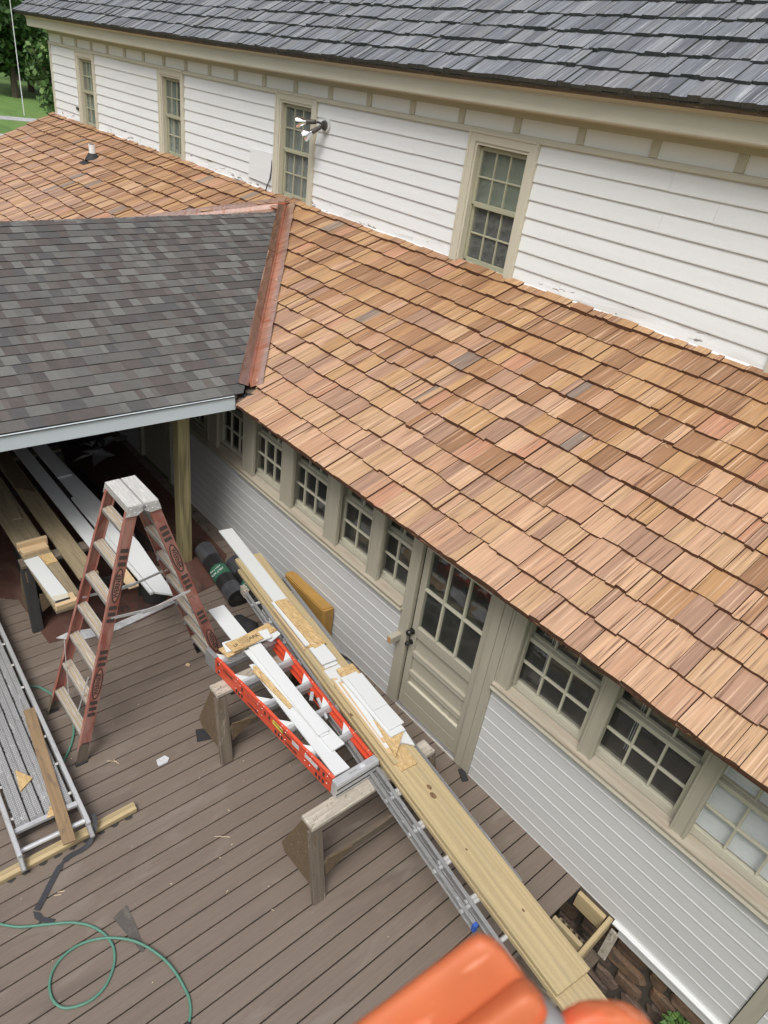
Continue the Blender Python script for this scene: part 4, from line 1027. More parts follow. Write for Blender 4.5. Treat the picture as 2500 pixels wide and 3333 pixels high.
# ================================================================ ORANGE STEP LADDER LYING ON THE SAW HORSES
fol = thing('folded_step_ladder', 'bright orange and silver step ladder lying folded across two saw horses', 'step ladder', (-3.3, -1.31, .70))
CYL = -1.31
def hw_at(x): return .195 + (-2.43 - x) * (.300 - .195) / 1.62
for fi, zc in enumerate((.741, .821)):
    for e in (-1, 1):
        xn, xf = -2.47, -4.05
        b = MB(); p0 = np.array([xn, CYL + e * hw_at(xn), zc]); p1 = np.array([xf, CYL + e * hw_at(xf), zc]); A = axes(p1 - p0); L = np.linalg.norm(p1 - p0); c = (p0 + p1) / 2; rn = .3
        yo = np.array([0, e, 0.])
        b.box(c, (L, .005, .074), A, 0, rn=rn); b.box(c + np.array([0, -e * .015, .0345]), (L, .032, .005), A, 0, rn=rn); b.box(c + np.array([0, -e * .015, -.0345]), (L, .032, .005), A, 0, rn=rn)
        b.box(c + np.array([0, -e * .008, .0]), (L, .010, .016), A, 0, rn=rn)
        obj('rail', b, M_orange, fol)
        b = MB(); q = p1 - A[:, 0] * -.045; b.box(p1 + A[:, 0] * .05 + np.array([0, e * .002, 0]), (.15, .008, .080), A, 0, ch=.001); b.box(p1 + A[:, 0] * .05 + np.array([0, -e * .014, .038]), (.15, .034, .005), A, 0)
        obj('rail_shoe', b, M_alu_dirty, fol)
        if e < 0:
            def band(x, z, l, h, mt, nm):
                y = CYL + e * (hw_at(x) + .0034); bb = MB(); bb.box((x, y, z), (l, .001, h), A, 0); return obj(nm, bb, mt, fol)
            for x in ((-2.56, -2.62, -3.24, -3.30, -3.62, -3.98) if fi else (-2.56, -2.60, -2.64, -2.95 - .12, -3.11, -3.15, -3.62, -3.66, -3.70, -3.97)): band(x, zc, .024, .040, M_black, 'printed_bar')
            tx = (-3.85, -3.52, -3.02) if fi else (-3.46, -2.95)
            for x in tx[:2] if not fi else (-3.83, -3.03):
                y = CYL + e * (hw_at(x) + .0045)
                text_on('WERNER', .038, (x, y, zc), (1, 0.065, 0), (0, 0, 1), fol, M_black, local=False)
            if fi:
                band(-3.13, zc, .13, .045, M_yellow, 'yellow_sticker'); band(-2.90, zc - .002, .085, .045, M_silver, 'white_sticker'); band(-2.70, zc, .17, .040, M_silver, 'silver_sticker')
                y = CYL + e * (hw_at(-3.13) + .0050); text_on('CAUTION', .022, (-3.13, y, zc + .008), (1, 0.065, 0), (0, 0, 1), fol, M_black, local=False, name='lettering')
                y = CYL + e * (hw_at(-3.44) + .0045); text_on('EIC ADVANCED', .030, (-3.44, y, zc), (1, 0.065, 0), (0, 0, 1), fol, M_red, local=False)
        b = MB()
        for x in (-2.52, -2.72, -2.78, -3.03, -3.09, -3.34, -3.40, -3.65, -3.71, -3.96):
            if fi: b.tube([(x, CYL + e * (hw_at(x) - .012), zc + .037), (x, CYL + e * (hw_at(x) - .012), zc + .0405)], [.0055, .0035], 8)
            b.tube([(x, CYL + e * (hw_at(x) + .002), zc + .02), (x, CYL + e * (hw_at(x) + .0055), zc + .02)], [.0055, .0035], 8)
        obj('rivets', b, M_alu, fol)
    for k in range(5):
        x = -2.745 - k * .308 - (0.03 if fi == 0 else 0); hw = hw_at(x) - .006; b = MB()
        b.box((x, CYL, zc), (.028, hw * 2, .071), ax=1, ch=.001, rn=.4)
        for q in (-.026, -.016, -.002, .008, .022): b.box((x + .0155, CYL, zc + q), (.003, hw * 2, .0035), ax=1, rn=.4)
        obj('step', b, M_alu, fol)
        if fi:
            for e in (-1, 1):
                y1 = CYL + e * (hw - .022)
                pl = [(x - .012, y1), (x - .105, y1 + e * .012), (x - .085, y1 - e * .008), (x - .012, y1 - e * .075)]
                if e > 0: pl = pl[::-1]
                b = MB(); b.prism(pl if True else pl, .8565, .8595); obj('knee_brace', b, M_trimboard, fol)
b = MB(); xn = -2.435; hw = .197
b.box((xn, CYL, .782), (.064, hw * 2 + .008, .152), ax=1, ch=.003)
for q in (-.055, -.02, .0, .035, .055): b.box((xn + .0335, CYL, .782 + q), (.004, hw * 2, .012), ax=1, rn=.9)
obj('top_cap', b, M_alu, fol)
for q in (-.038, .018):
    b = MB(); b.box((xn + .0326, CYL, .782 + q), (.002, hw * 2, .024), ax=1); obj('cap_groove', b, M_iron, fol)
b = MB(); b.box((xn, CYL + .06, .8588), (.030, .045, .0012)); obj('cap_sticker', b, M_silver, fol)
text_on('MADE IN USA', .012, (xn, CYL - .03, .8592), (0, 1, 0), (-1, 0, 0), fol, M_black, local=False, bold=False)
b = MB(); b.bar((-3.18, -1.13, .84), (-2.99, -1.17, .80), .022, .022); b.bar((-3.26, -1.13, .845), (-3.19, -1.19, .845), .03, .012); obj('spreader_bar', b, M_alu, fol)

# ================================================================ ALUMINIUM EXTENSION LADDER UNDER THE PLANKS
al = thing('extension_ladder', 'long dirty aluminium extension ladder lying beneath the treated plank', 'extension ladder', (-2.8, -.9, .70))
def yl(x): return -.860 - .1345 * (x + 4.8)
def yr_(x): return -.425 - .1285 * (x + 4.73)
def irail(mb, p0, p1, h=.072, w=.028):
    A = axes(np.array(p1) - np.array(p0)); c = (np.array(p0) + np.array(p1)) / 2; L = np.linalg.norm(np.array(p1) - np.array(p0))
    mb.box(c, (L, .005, h - .008), A, 0); 
    for s in (-1, 1): mb.box(c + np.array([0, 0, s * (h / 2 - .004)]), (L, w, .008), A, 0, ch=.001)
def secn(xa, xb, offl, offr, z, nm):
    for f_, o_ in ((yl, offl), (yr_, offr)):
        b = MB(); irail(b, (xa, f_(xa) + o_, z), (xb, f_(xb) + o_, z)); obj('rail', b, M_alu_dirty, al)
    x = xa + .18
    while x < xb:
        b = MB(); b.tube([(x, yl(x) + offl - .02, z - .008), (x + .04, yr_(x) + offr + .02, z - .008)], .016, 10); obj('rung', b, M_alu, al, smooth=True); x += .305
secn(-4.78, -1.13, .0, .0, .737, 'a'); secn(-4.50, -.76, .062, -.03, .745, 'b')
for p, mt in (((-4.80, yl(-4.8), .745), M_oldwood_top), ((-1.12, yl(-1.12), .737), M_blue), ((-.75, yr_(-.76) - .03, .75), M_blue)):
    b = MB(); b.box(p, (.10, .05, .085) if mt is M_oldwood_top else (.03, .032, .074), rotz(-.13), ch=.004)
    if mt is M_oldwood_top:
        for q in range(6): b.box((p[0] - .045 + q * .018, p[1], p[2] + .044), (.008, .05, .008), rotz(-.13))
    obj('end_cap', b, mt, al)
b = MB()
for x in (-3.55, -3.15):
    b.bar((x, yr_(x) - .045, .79), (x + .10, yr_(x) - .03, .80), .02, .006); b.tube([(x, yr_(x) - .03, .775), (x + .16, yr_(x) - .02, .80), (x + .2, yr_(x) - .03, .77)], .006, 6)
obj('rung_lock', b, M_iron, al)

# ================================================================ PLANKS AND OFFCUTS
def slab(name, poly, z, t, mat, label, cat, group=None, dirv=None, z2=None, parent=None):
    """flat board with corners poly (x, y), underside z, thickness t; z2 = underside at the last half of the corners"""
    A = sum((poly[i][0] * poly[(i + 1) % len(poly)][1] - poly[(i + 1) % len(poly)][0] * poly[i][1]) for i in range(len(poly)))
    if A < 0: poly = poly[::-1]
    P = np.array(poly); e = [P[(i + 1) % len(P)] - P[i] for i in range(len(P))]; d = max(e, key=lambda q: np.linalg.norm(q)) if dirv is None else np.array(dirv)
    d = d / np.linalg.norm(d); R2 = np.array([[d[0], d[1]], [-d[1], d[0]]])
    b = MB(); n = len(P); c = .0012
    zz = (lambda x, y: z) if z2 is None else (lambda x, y: z + (z2 - z) * min(max((x - P[:, 0].min()) / (P[:, 0].max() - P[:, 0].min()), 0), 1))
    V = [(x, y, zz(x, y)) for x, y in P] + [(x, y, zz(x, y) + t) for x, y in P]
    G = [tuple(R2 @ np.array(v[:2])) + (v[2],) for v in V]
    b.add(V, [list(range(n))[::-1], list(range(n, 2 * n))] + [[i, (i + 1) % n, n + (i + 1) % n, n + i] for i in range(n)], 0, G)
    o = obj(name, b, mat, parent)
    if parent is None: tag(o, label, cat, group)
    return o
def plank(name, p0, p1, w, z, t, mat, label, cat, ch=.003, z2=None, group=None):
    b = MB(); b.bar((p0[0], p0[1], z + t / 2), (p1[0], p1[1], (z if z2 is None else z2) + t / 2), w, t, ch=ch); return tag(obj(name, b, mat), label, cat, group)
plank('plank', (-5.22, -.575), (-.51, -1.135), .286, .782, .038, M_pt, 'long new treated plank on top of the aluminium ladder along the wall', 'plank')
plank('plank', (-5.10, -.62), (-.20, -1.18), .275, .7405, .038, M_pt, 'lower treated plank sticking out beneath the near end of the top plank', 'plank')
for (x, y, r) in ((-2.02, -.93, .016), (-1.95, -.955, .020), (-1.50, -1.06, .007), (-.98, -1.06, .008), (-2.9, -.99, .012)):
    b = MB(); V = [(x + r * 1.6 * math.cos(a), y + r * math.sin(a), .8206) for a in np.linspace(0, 2 * math.pi, 14)[:-1]]
    V += [(p[0], p[1], .8196) for p in V]; b.add(V, [list(range(13))], 0); obj('knot', b, M_knot, bpy.data.objects['plank'])
W = 'trim board'; G1 = 'offcuts piled on the long plank'; G2 = 'offcuts piled on the orange ladder'
zt = .8205
slab('trim_board', [(-5.76, -.615), (-5.735, -.465), (-3.42, -.735), (-3.43, -.865)], zt, .013, M_trimboard, 'long white trim board running out past the far end of the plank', W, G1)
slab('slat', [(-4.33, -.83), (-3.72, -.893), (-3.722, -.875), (-4.33, -.81)], zt, .018, M_pine, 'thin pale pine slat along the outer edge of the plank pile', 'slat', G1)
slab('trim_board', [(-4.42, -.795), (-4.42, -.745), (-3.74, -.815), (-3.74, -.862)], zt + .014, .013, M_trimboard, 'narrow white trim strip under the long OSB strip', W, G1)
slab('osb_strip', [(-4.40, -.768), (-4.383, -.645), (-3.67, -.687), (-3.66, -.82)], zt + .029, .012, M_osb, 'long OSB strip lying on the white boards near the yellow block', 'OSB strip', G1)
slab('osb_strip', [(-3.95, -.83), (-3.68, -.685), (-3.645, -.83), (-3.60, -.85), (-3.72, -.842)], zt + .0135, .012, M_osb, 'small pointed OSB offcut peeping from under the long OSB strip', 'OSB offcut', G1)
slab('trim_board', [(-3.69, -.86), (-3.68, -.71), (-3.449, -.732), (-3.464, -.880)], zt + .0265, .013, M_trimboard, 'square white trim offcut in the middle of the long plank', W, G1)
slab('trim_board', [(-3.415, -.893), (-3.41, -.735), (-2.44, -.80), (-2.44, -.975)], zt, .013, M_trimboard, 'white trim board at the bottom of the near pile on the plank', W, G1)
for k in range(4):
    o = .012 * k
    slab('trim_board', [(-3.30 + o * 3, -.905 + o), (-3.28 + o * 3, -.86 + o), (-2.40 - o * 4, -.955 + o), (-2.42 - o * 4, -1.00 + o)], zt + .0135 + .0 * k, .010 + .004 * k, M_trimboard if k % 2 else M_pine,
         ['thin pine slat lowest at the outer side of the near pile', 'white trim strip second from the outer side of the near pile', 'thin pine slat third from the outer side of the near pile', 'white trim strip innermost of the slanted slats'][k], 'slat', G1)
slab('osb_strip', [(-3.35, -.81), (-3.33, -.65), (-3.16, -.665), (-3.19, -.835)], zt + .0275, .014, M_osb, 'square OSB offcut at the far end of the near white stack', 'OSB offcut', G1)
slab('trim_board', [(-3.236, -.85), (-3.224, -.69), (-2.50, -.755), (-2.51, -.905)], zt + .0425, .013, M_trimboard, 'white trim board second from the top of the near stack', W, G1)
slab('trim_board', [(-3.19, -.815), (-3.175, -.672), (-2.779, -.712), (-2.786, -.860)], zt + .0585, .013, M_trimboard, 'top white trim offcut of the near stack, farther half', W, G1)
slab('trim_board', [(-2.784, -.858), (-2.777, -.712), (-2.555, -.724), (-2.559, -.876)], zt + .057, .012, M_trimboard, 'top white trim offcut of the near stack, nearer half', W, G1)
slab('osb_strip', [(-2.73, -.90), (-2.60, -.77), (-2.50, -.775), (-2.353, -.985)], zt + .0285, .012, M_osb, 'triangular OSB offcut pointing to the near end', 'OSB offcut', G1)
slab('trim_board', [(-2.56, -.80), (-2.53, -.735), (-2.36, -.775), (-2.46, -.86)], zt + .0135, .012, M_trimboard, 'small pointed white offcut beside the triangular OSB', W, G1)
slab('osb_strip', [(-2.428, -.985), (-2.42, -.846), (-2.226, -.866), (-2.24, -1.016)], zt, .012, M_osb, 'white-edged OSB rectangle nearest the viewer on the plank', 'OSB offcut', G1)
slab('stick', [(-3.23, -.925), (-3.20, -.890), (-2.30, -.982), (-2.32, -1.028)], zt, .022, M_pt, 'rough treated stick along the outer edge of the plank', 'stick', G1)
# on the orange ladder
zl = .8605
slab('trim_board', [(-4.60, -1.365), (-4.595, -1.21), (-3.95, -1.235), (-3.95, -1.395)], zl, .013, M_trimboard, 'white trim board sticking out past the far end of the orange ladder', W, G2)
slab('trim_board', [(-3.79, -1.415), (-3.775, -1.365), (-2.47, -1.345), (-2.475, -1.48), (-3.10, -1.455)], zl, .012, M_trimboard, 'longest white trim board lying inside the orange ladder', W, G2)
slab('trim_board', [(-3.94, -1.34), (-3.93, -1.26), (-2.66, -1.25), (-2.655, -1.375)], zl + .0135, .012, M_trimboard, 'white trim board under the top one on the orange ladder', W, G2)
slab('trim_board', [(-3.938, -1.38), (-3.93, -1.30), (-2.80, -1.30), (-2.805, -1.37)], zl + .0265, .010, M_trimboard, 'thin white board just under the top one on the orange ladder', W, G2)
slab('trim_board', [(-3.945, -1.332), (-3.94, -1.215), (-2.818, -1.285), (-2.82, -1.385)], zl + .038, .012, M_trimboard, 'top white trim board running down the orange ladder', W, G2)
slab('osb_strip', [(-3.755, -1.40), (-3.715, -1.365), (-3.20, -1.370), (-3.185, -1.408), (-3.69, -1.435)], zl + .013, .012, M_osb, 'narrow OSB strip slanting across the orange ladder', 'OSB strip', G2)
slab('osb_strip', [(-4.05, -1.565), (-4.115, -1.03), (-3.99, -1.01), (-3.915, -1.55)], zl + .0525, .012, M_osb, 'OSB strip at the bottom of the crosswise bundle on the orange ladder', 'OSB strip', G2)
slab('trim_board', [(-3.98, -1.18), (-4.01, -1.005), (-3.94, -1.005), (-3.90, -1.12)], zl + .040, .012, M_trimboard, 'small white offcut at the inner end of the crosswise bundle', W, G2)
slab('trim_board', [(-4.09, -1.51), (-4.035, -1.085), (-3.92, -1.11), (-3.965, -1.535)], zl + .066, .012, M_trimboard, 'white board between the two crosswise OSB strips', W, G2)
ob = slab('osb_strip', [(-4.055, -1.50), (-4.055, -1.185), (-3.935, -1.185), (-3.925, -1.49)], zl + .079, .012, M_osb, 'stamped OSB strip on top of the crosswise bundle', 'OSB strip', G2)
zz = zl + .0915
text_on('APA', .052, (-3.995, -1.25, zz), (0, 1, 0), (-1, 0, 0), ob, M_blackfade, local=False)
for k in range(5): text_on('RATED SHEATHING', .011, (-4.03 + .017 * k, -1.345, zz), (0, 1, 0), (-1, 0, 0), ob, M_blackfade, local=False, bold=False)
text_on('LP', .040, (-3.985, -1.435, zz), (0, 1, 0), (-1, 0, 0), ob, M_blackfade, local=False)

# ================================================================ THINGS BY THE WALL
b = MB()
V = [(-5.11, -.155), (-4.40, -.165), (-4.375, -.13), (-4.375, -.03), (-5.10, -.03), (-5.14, -.06), (-5.14, -.13)]
b.prism(V, .03, .47, ax=0); b.prism([(-5.08, -.145), (-4.41, -.155), (-4.39, -.04), (-5.09, -.04)], .469, .482, ax=0)
tag(obj('foam_block', b, M_foam), 'amber brown foam block leaning against the white siding', 'block')
def roll(p0, p1, r, label, band=None):
    p0, p1 = np.array(p0), np.array(p1); d = (p1 - p0) / np.linalg.norm(p1 - p0); L = np.linalg.norm(p1 - p0)
    t = thing('felt_roll', label, 'roll', tuple((p0 + p1) / 2), 0, 'rolls of roofing felt')
    b = MB(); b.tube([p0, p0 + d * .01, p1 - d * .01, p1], [r * .96, r, r, r * .96], 26); obj('roll', b, M_felt, t, smooth=True)
    for a, c in ((0, .26), (.80, 1.0)):
        b = MB(); b.tube([p0 + d * L * (a + (c - a) * i / 6) for i in range(7)], [r * (1.02 + U(-.006, .014)) for _ in range(7)], 22, cap=False); obj('plastic_wrap', b, M_wrap, t, smooth=True)
    b = MB(); b.tube([p0 + d * L * .46, p0 + d * L * .64], r * 1.012, 26, cap=False); lb = obj('label_band', b, M_green, t, smooth=True)
    b = MB(); b.tube([p1 + d * .001, p1 + d * .004], r * .33, 16); obj('core', b, M_black, t)
    A = axes(d)
    n = A[:, 2] * .80 + A[:, 1] * (-.6); n /= np.linalg.norm(n); c = p0 + d * L * .55 + n * r * 1.02
    tdir = np.cross(n, d)
    for txt, off, sz in (('FELT #15', .03, .042), ('ROLL 4 SQ', -.03, .03)): text_on(txt, sz, c + d * off, -tdir, d * -1 if False else np.cross(n, -tdir), t, M_pale, local=False)
    return t
roll((-6.42, -.45, .113), (-5.40, -.575, .113), .113, 'black felt roll with green label, nearer the ladder')
roll((-6.00, -.26, .113), (-5.02, -.42, .113), .113, 'black felt roll half hidden under the planks by the wall')
b = MB(); b.tube([(-5.15, -.72, .02), (-4.9, -.74, .09), (-4.62, -.76, .03)], [.09, .13, .07], 12); tag(obj('black_bag', b, M_rubber, smooth=True), 'crumpled black bag on the deck beneath the ladder end', 'bag')
b = MB(); b.box((-3.405, -.075, .835), (.058, .15, .075), ax=1, ch=.004); b.box((-3.405, -.151, .835), (.05, .003, .066), mat=1)
tag(obj('wood_stub', b, [M_trim_low, M_cedar]), 'short painted timber stub jutting from the wall left of the door', 'timber stub')
b = MB(); b.box((-2.30, -.06, .012), (.13, .06, .02), R=rotz(-.5) @ rotx(.1), ch=.003); tag(obj('tar_scrap', b, M_rubber), 'small black scrap at the foot of the wall right of the door', 'scrap')

# ================================================================ SCAFFOLD PLANK AT THE LEFT
scf = thing('scaffold_plank', 'dented aluminium scaffold plank lying on the deck at the left', 'scaffold plank', (-5, -3.1, .05))
SD = np.array([-1, .0415, 0]); SD /= np.linalg.norm(SD); SN = np.array([SD[1], -SD[0], 0])      # SN points to +y side
if SN[1] < 0: SN = -SN
S0 = np.array([-3.62, -3.16, 0])
def sp(a, o, z): return S0 + SD * a + SN * o + np.array([0, 0, z])
for o_ in (-.245, .245):
    b = MB(); b.bar(sp(.0, o_, .115), sp(3.3, o_, .115), .034, .095, ch=.004); obj('side_rail', b, M_alu, scf)
    b = MB(); b.bar(sp(.03, o_, .11), sp(-.07, o_, .055), .036, .06, ch=.008); obj('rail_hook', b, M_alu_dirty, scf)
for i in range(4):
    o_ = -.158 + i * .105
    b = MB(); b.bar(sp(.26, o_, .118), sp(3.25, o_, .118), .096, .018, ch=.002); obj('deck_strip', b, M_alu_dirty, scf)
    # raised grip studs and slots
    st = MB(); a = .30
    while a < 3.2:
        for q in (-.036, -.024, -.012, .012, .024, .036): 
            c = sp(a + (.008 if q > 0 else 0), o_ + q, .1285); st.box(c, (.009, .007, .003), axes(SD))
        a += .019
    s_ = obj('grip_studs', st, M_alu, scf); s_['kind'] = 'stuff'
    a = .40; sl = MB()
    while a < 3.2:
        for dd in (0, .045):
            for q in (-.048,): sl.box(sp(a + dd + (i % 2) * .1, o_ + q, .1282), (.024, .007, .002), axes(SD))
        a += .26
    s_ = obj('slots', sl, M_black, scf); s_['kind'] = 'stuff'
b = MB(); b.bar(sp(.24, -.228, .12), sp(.24, .228, .12), .04, .03, ch=.002); obj('end_bar', b, M_alu, scf)
b = MB(); b.tube([sp(.075, -.228, .10), sp(.075, .228, .10)], .020, 14); obj('end_tube', b, M_alu, scf, smooth=True)
a = .35
while a < 3.2:
    for o_ in (-.212, .212):
        b = MB(); b.box(sp(a, o_, .135), (.022, .026, .014), axes(SD), ch=.003); obj('rivet_block', b, M_stepcap, scf)
    a += .33
plank('weathered_board', tuple(sp(1.37, .185, 0)[:2]), tuple(sp(-.08, .078, 0)[:2]), .092, .137, .019, M_oldwood, 'brown weathered board lying on the scaffold plank', 'board', ch=.003).data.materials[0] = MAT('brown_board', [(.25, .17, .095)], .85, grain=.3, gs=(2, 30, 30), bump=.3, blotch=[((.14, .10, .07), (5, 16, 16), .55, .68, 1)])
slab('osb_triangle', [(-4.412, -3.205), (-4.259, -3.117), (-4.185, -3.235)], .1315, .012, M_osb, 'triangular OSB offcut in the middle of the scaffold plank', 'OSB offcut')
slab('osb_triangle', [(-3.93, -3.10), (-3.82, -2.985), (-3.84, -3.15)], .1315, .005, M_osb, 'OSB offcut mostly hidden under the weathered board', 'OSB offcut')
b = MB(); b.bar((-3.635, -2.545, .025), (-3.62, -4.6, .025), .075, .046, ch=.004); b.bar((-3.645, -2.545, .0505), (-3.63, -4.6, .0505), .022, .006)
tag(obj('timber', b, M_pt), 'treated timber under the near end of the scaffold plank', 'timber')
b = MB()
for k in range(9):
    yy = -2.62 - k * .11; n = 10; V = [(-3.585 + .022 * math.cos(a) * U(.6, 1.1), yy + .035 * math.sin(a) * U(.6, 1.1), .0012) for a in np.linspace(0, 6.28, n + 1)[:-1]]
    b.add(V, [list(range(n))], 0)
tag(obj('mud_spots', b, M_black, kind='stuff'), 'dark wet spots along the timber on the deck', 'stain')

# ================================================================ HOSE, STRAP, SCRAPS
def smooth_path(pts, n=6):
    P = [np.array(p, float) for p in pts]; out = []
    for i in range(len(P) - 1):
        a, b_, c, d = P[max(i - 1, 0)], P[i], P[i + 1], P[min(i + 2, len(P) - 1)]
        for k in range(n):
            t = k / n; out.append(.5 * ((2 * b_) + (-a + c) * t + (2 * a - 5 * b_ + 4 * c - d) * t * t + (-a + 3 * b_ - 3 * c + d) * t ** 3))
    out.append(P[-1]); return out
hp = [(-3.42, -3.76), (-3.307, -3.653), (-3.21, -3.553), (-3.13, -3.418), (-3.039, -3.27), (-2.95, -3.181), (-2.87, -3.135), (-2.802, -3.112), (-2.711, -3.106), (-2.625, -3.134), (-2.559, -3.184), (-2.508, -3.249), (-2.487, -3.33), (-2.499, -3.41), (-2.533, -3.481), (-2.581, -3.519), (-2.648, -3.534), (-2.728, -3.521), (-2.797, -3.48), (-2.843, -3.414), (-2.863, -3.334), (-2.856, -3.247), (-2.82, -3.155), (-2.758, -3.071), (-2.666, -2.985), (-2.56, -2.921), (-2.429, -2.87), (-2.315, -2.846), (-2.204, -2.840), (-2.119, -2.846), (-2.044, -2.875), (-1.99, -2.915)]
hz = [.0095] * len(hp)
for i in range(24, 27): hz[i] = .026
hz[23] = hz[27] = .018
hose = thing('garden_hose', 'green garden hose looped in the near left corner of the deck', 'hose', (-2.8, -3.2, 0))
b = MB(); b.tube(smooth_path([(x, y, z) for (x, y), z in zip(hp, hz)], 5), .0095, 10); obj('hose', b, M_hose, hose, smooth=True)
b = MB(); b.tube([(-1.995, -2.912, .0115), (-1.955, -2.935, .0115)], [.013, .013], 12); b.tube([(-1.955, -2.935, .0115), (-1.90, -2.965, .0115)], [.011, .011], 12); obj('coupling', b, M_rubber, hose, smooth=True)
b = MB(); b.tube(smooth_path([(x, y, .0105) for x, y in [(-5.75, -2.95), (-5.41, -2.811), (-5.333, -2.736), (-5.159, -2.661), (-4.994, -2.628), (-4.83, -2.62), (-4.658, -2.66), (-4.514, -2.74), (-4.398, -2.838), (-4.33, -2.93), (-4.2, -3.05)]]), .0105, 10)
tag(obj('hose_length', b, M_hose, smooth=True), 'dark green hose curving around the foot of the step ladder', 'hose')
sp_ = smooth_path([(-3.66, -2.86, .16), (-3.60, -2.875, .10), (-3.55, -2.93, .03), (-3.528, -3.00, .004), (-3.528, -3.093, .004), (-3.51, -3.153, .006), (-3.468, -3.213, .004), (-3.391, -3.294, .004), (-3.321, -3.363, .005), (-3.261, -3.428, .010)], 5)
b = MB(); V = []; F = []
for i, p in enumerate(sp_):
    t = sp_[min(i + 1, len(sp_) - 1)] - sp_[max(i - 1, 0)]; t /= np.linalg.norm(t); s = np.array([-t[1], t[0], 0]) * .022 * (.55 if 24 < i < 28 else 1)
    V += [p - s, p + s, p - s + np.array([0, 0, .002]), p + s + np.array([0, 0, .002])]
for i in range(len(sp_) - 1):
    k = 4 * i; F += [[k + 2, k + 3, k + 7, k + 6], [k, k + 4, k + 5, k + 1], [k, k + 2, k + 6, k + 4], [k + 1, k + 5, k + 7, k + 3]]
b.add(V, F, 0, V, .5)
b.prism([(-3.27, -3.45), (-3.235, -3.415), (-3.19, -3.405), (-3.125, -3.345), (-3.105, -3.37), (-3.17, -3.435), (-3.215, -3.455)], .002, .006)
tag(obj('strap', b, M_strap), 'black webbing strap trailing from the scaffold plank end', 'strap')
slab('tar_paper_scrap', [(-2.938, -2.916), (-2.907, -3.03), (-2.62, -2.975), (-2.57, -2.965), (-2.575, -2.945), (-2.751, -2.922)], .001, .003, M_tar, 'grey triangular tar paper scrap beside the hose loop', 'scrap')
slab('tar_paper_scrap', [(-4.089, -1.778), (-4.048, -1.679), (-3.912, -1.705), (-3.953, -1.831)], .001, .003, M_rubber, 'dark square scrap beside the far saw horse leg', 'scrap')
slab('plastic_scrap', [(-3.969, -2.209), (-3.974, -2.13), (-3.93, -2.11), (-3.898, -2.14), (-3.902, -2.223)], .001, .012, M_paper, 'small crumpled grey scrap in the middle of the deck', 'scrap')
b = MB(); b.box((-4.855, -1.46, .014), (.045, .03, .024), R=rotz(.5), ch=.006); tag(obj('pebble', b, M_pine), 'tiny pale wood nub on the deck behind the step ladder', 'wood nub')
b = MB()
for x, y, a, l in ((-3.30, -3.30, 1.1, .05), (-3.31, -3.27, 1.1, .05), (-4.2, -2.55, .9, .08), (-4.18, -2.50, .3, .07), (-3.05, -2.15, .9, .12), (-2.6, -2.3, 2, .02), (-2.9, -2.6, 1, .015), (-3.6, -2.0, 2, .015), (-3.2, -1.95, .5, .02), (-2.3, -2.1, .5, .02)):
    b.bar((x, y, .003), (x + l * math.cos(a), y + l * math.sin(a), .004), .003, .002)
for k in range(40):
    x, y = U(-6, -1.2), U(-3.6, -.3); a = U(0, 6.3); l = U(.004, .012); b.bar((x, y, .002), (x + l * math.cos(a), y + l * math.sin(a), .002), .004, .002)
tag(obj('straw_bits', b, M_splinter, kind='stuff'), 'pale straw and splinters scattered on the deck boards', 'debris')

# ================================================================ UNDER THE CANOPY
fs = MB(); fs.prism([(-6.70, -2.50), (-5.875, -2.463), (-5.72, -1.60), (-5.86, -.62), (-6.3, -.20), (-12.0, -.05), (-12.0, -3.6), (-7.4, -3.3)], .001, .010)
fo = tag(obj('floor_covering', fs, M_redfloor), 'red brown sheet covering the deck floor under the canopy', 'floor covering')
text_on('stern', .22, (-6.02, -1.80, .0105), (0.09, 1, 0), (-1, 0.09, 0), fo, M_black, local=False, bold=False)
slab('crumpled_plastic', [(-5.90, -2.38), (-5.92, -2.26), (-5.80, -1.85), (-5.86, -1.16), (-5.80, -1.12), (-5.70, -1.83), (-5.74, -2.2)], .0105, .010, M_paper, 'strip of torn clear plastic on the floor behind the step ladder', 'plastic')
T_ = 'timber'; GC = 'boards stored under the canopy'; Z0 = .7355
plank('treated_board', (-8.9, -2.31), (-5.40, -2.335), .265, Z0, .038, M_pt_dull, 'wide treated board nearest the left edge under the canopy', 'board', group=GC)
slab('trim_board', [(-6.276, -2.472), (-6.283, -2.333), (-5.482, -2.294), (-5.528, -2.44)], Z0 + .039, .018, M_trimboard, 'short clean white trim board on the front treated board', W, GC)
slab('trim_cut_end', [(-5.60, -2.436), (-5.573, -2.299), (-5.482, -2.294), (-5.528, -2.44)], Z0 + .0575, .002, M_trim, 'bare primed end of the short white trim board', 'board end')
plank('treated_board', (-8.9, -2.03), (-5.765, -2.03), .19, Z0, .038, M_pt_dull, 'treated board with bold wavy grain under the canopy', 'board', group=GC)
slab('osb_strip', [(-8.6, -2.08), (-8.6, -1.95), (-7.50, -1.965), (-7.70, -2.115)], Z0 + .039, .012, M_osb_old, 'old OSB strip on the board with the wavy grain', 'OSB strip', GC)
plank('trim_board', (-9.4, -1.80), (-6.13, -1.775), .155, Z0 + .02, .02, M_trimboard, 'long white trim board, first of the long white ones from the left', W, ch=.002, group=GC)
plank('trim_board', (-9.6, -1.57), (-7.68, -1.58), .160, Z0 + .052, .02, M_trimboard, 'white trim board farthest back under the canopy', W, ch=.002, group=GC)
slab('trim_board', [(-8.9, -1.66), (-8.9, -1.50), (-6.05, -1.40), (-5.065, -1.475), (-5.20, -1.62)], Z0 + .026, .02, M_trimboard, 'long white trim board with mitred end reaching out behind the ladder', W, GC, dirv=(1, 0))
plank('trim_moulding', (-7.2, -1.665), (-5.19, -1.648), .035, Z0 + .03, .03, M_trimboard, 'narrow white moulding beside the mitred trim board', 'moulding', group=GC)
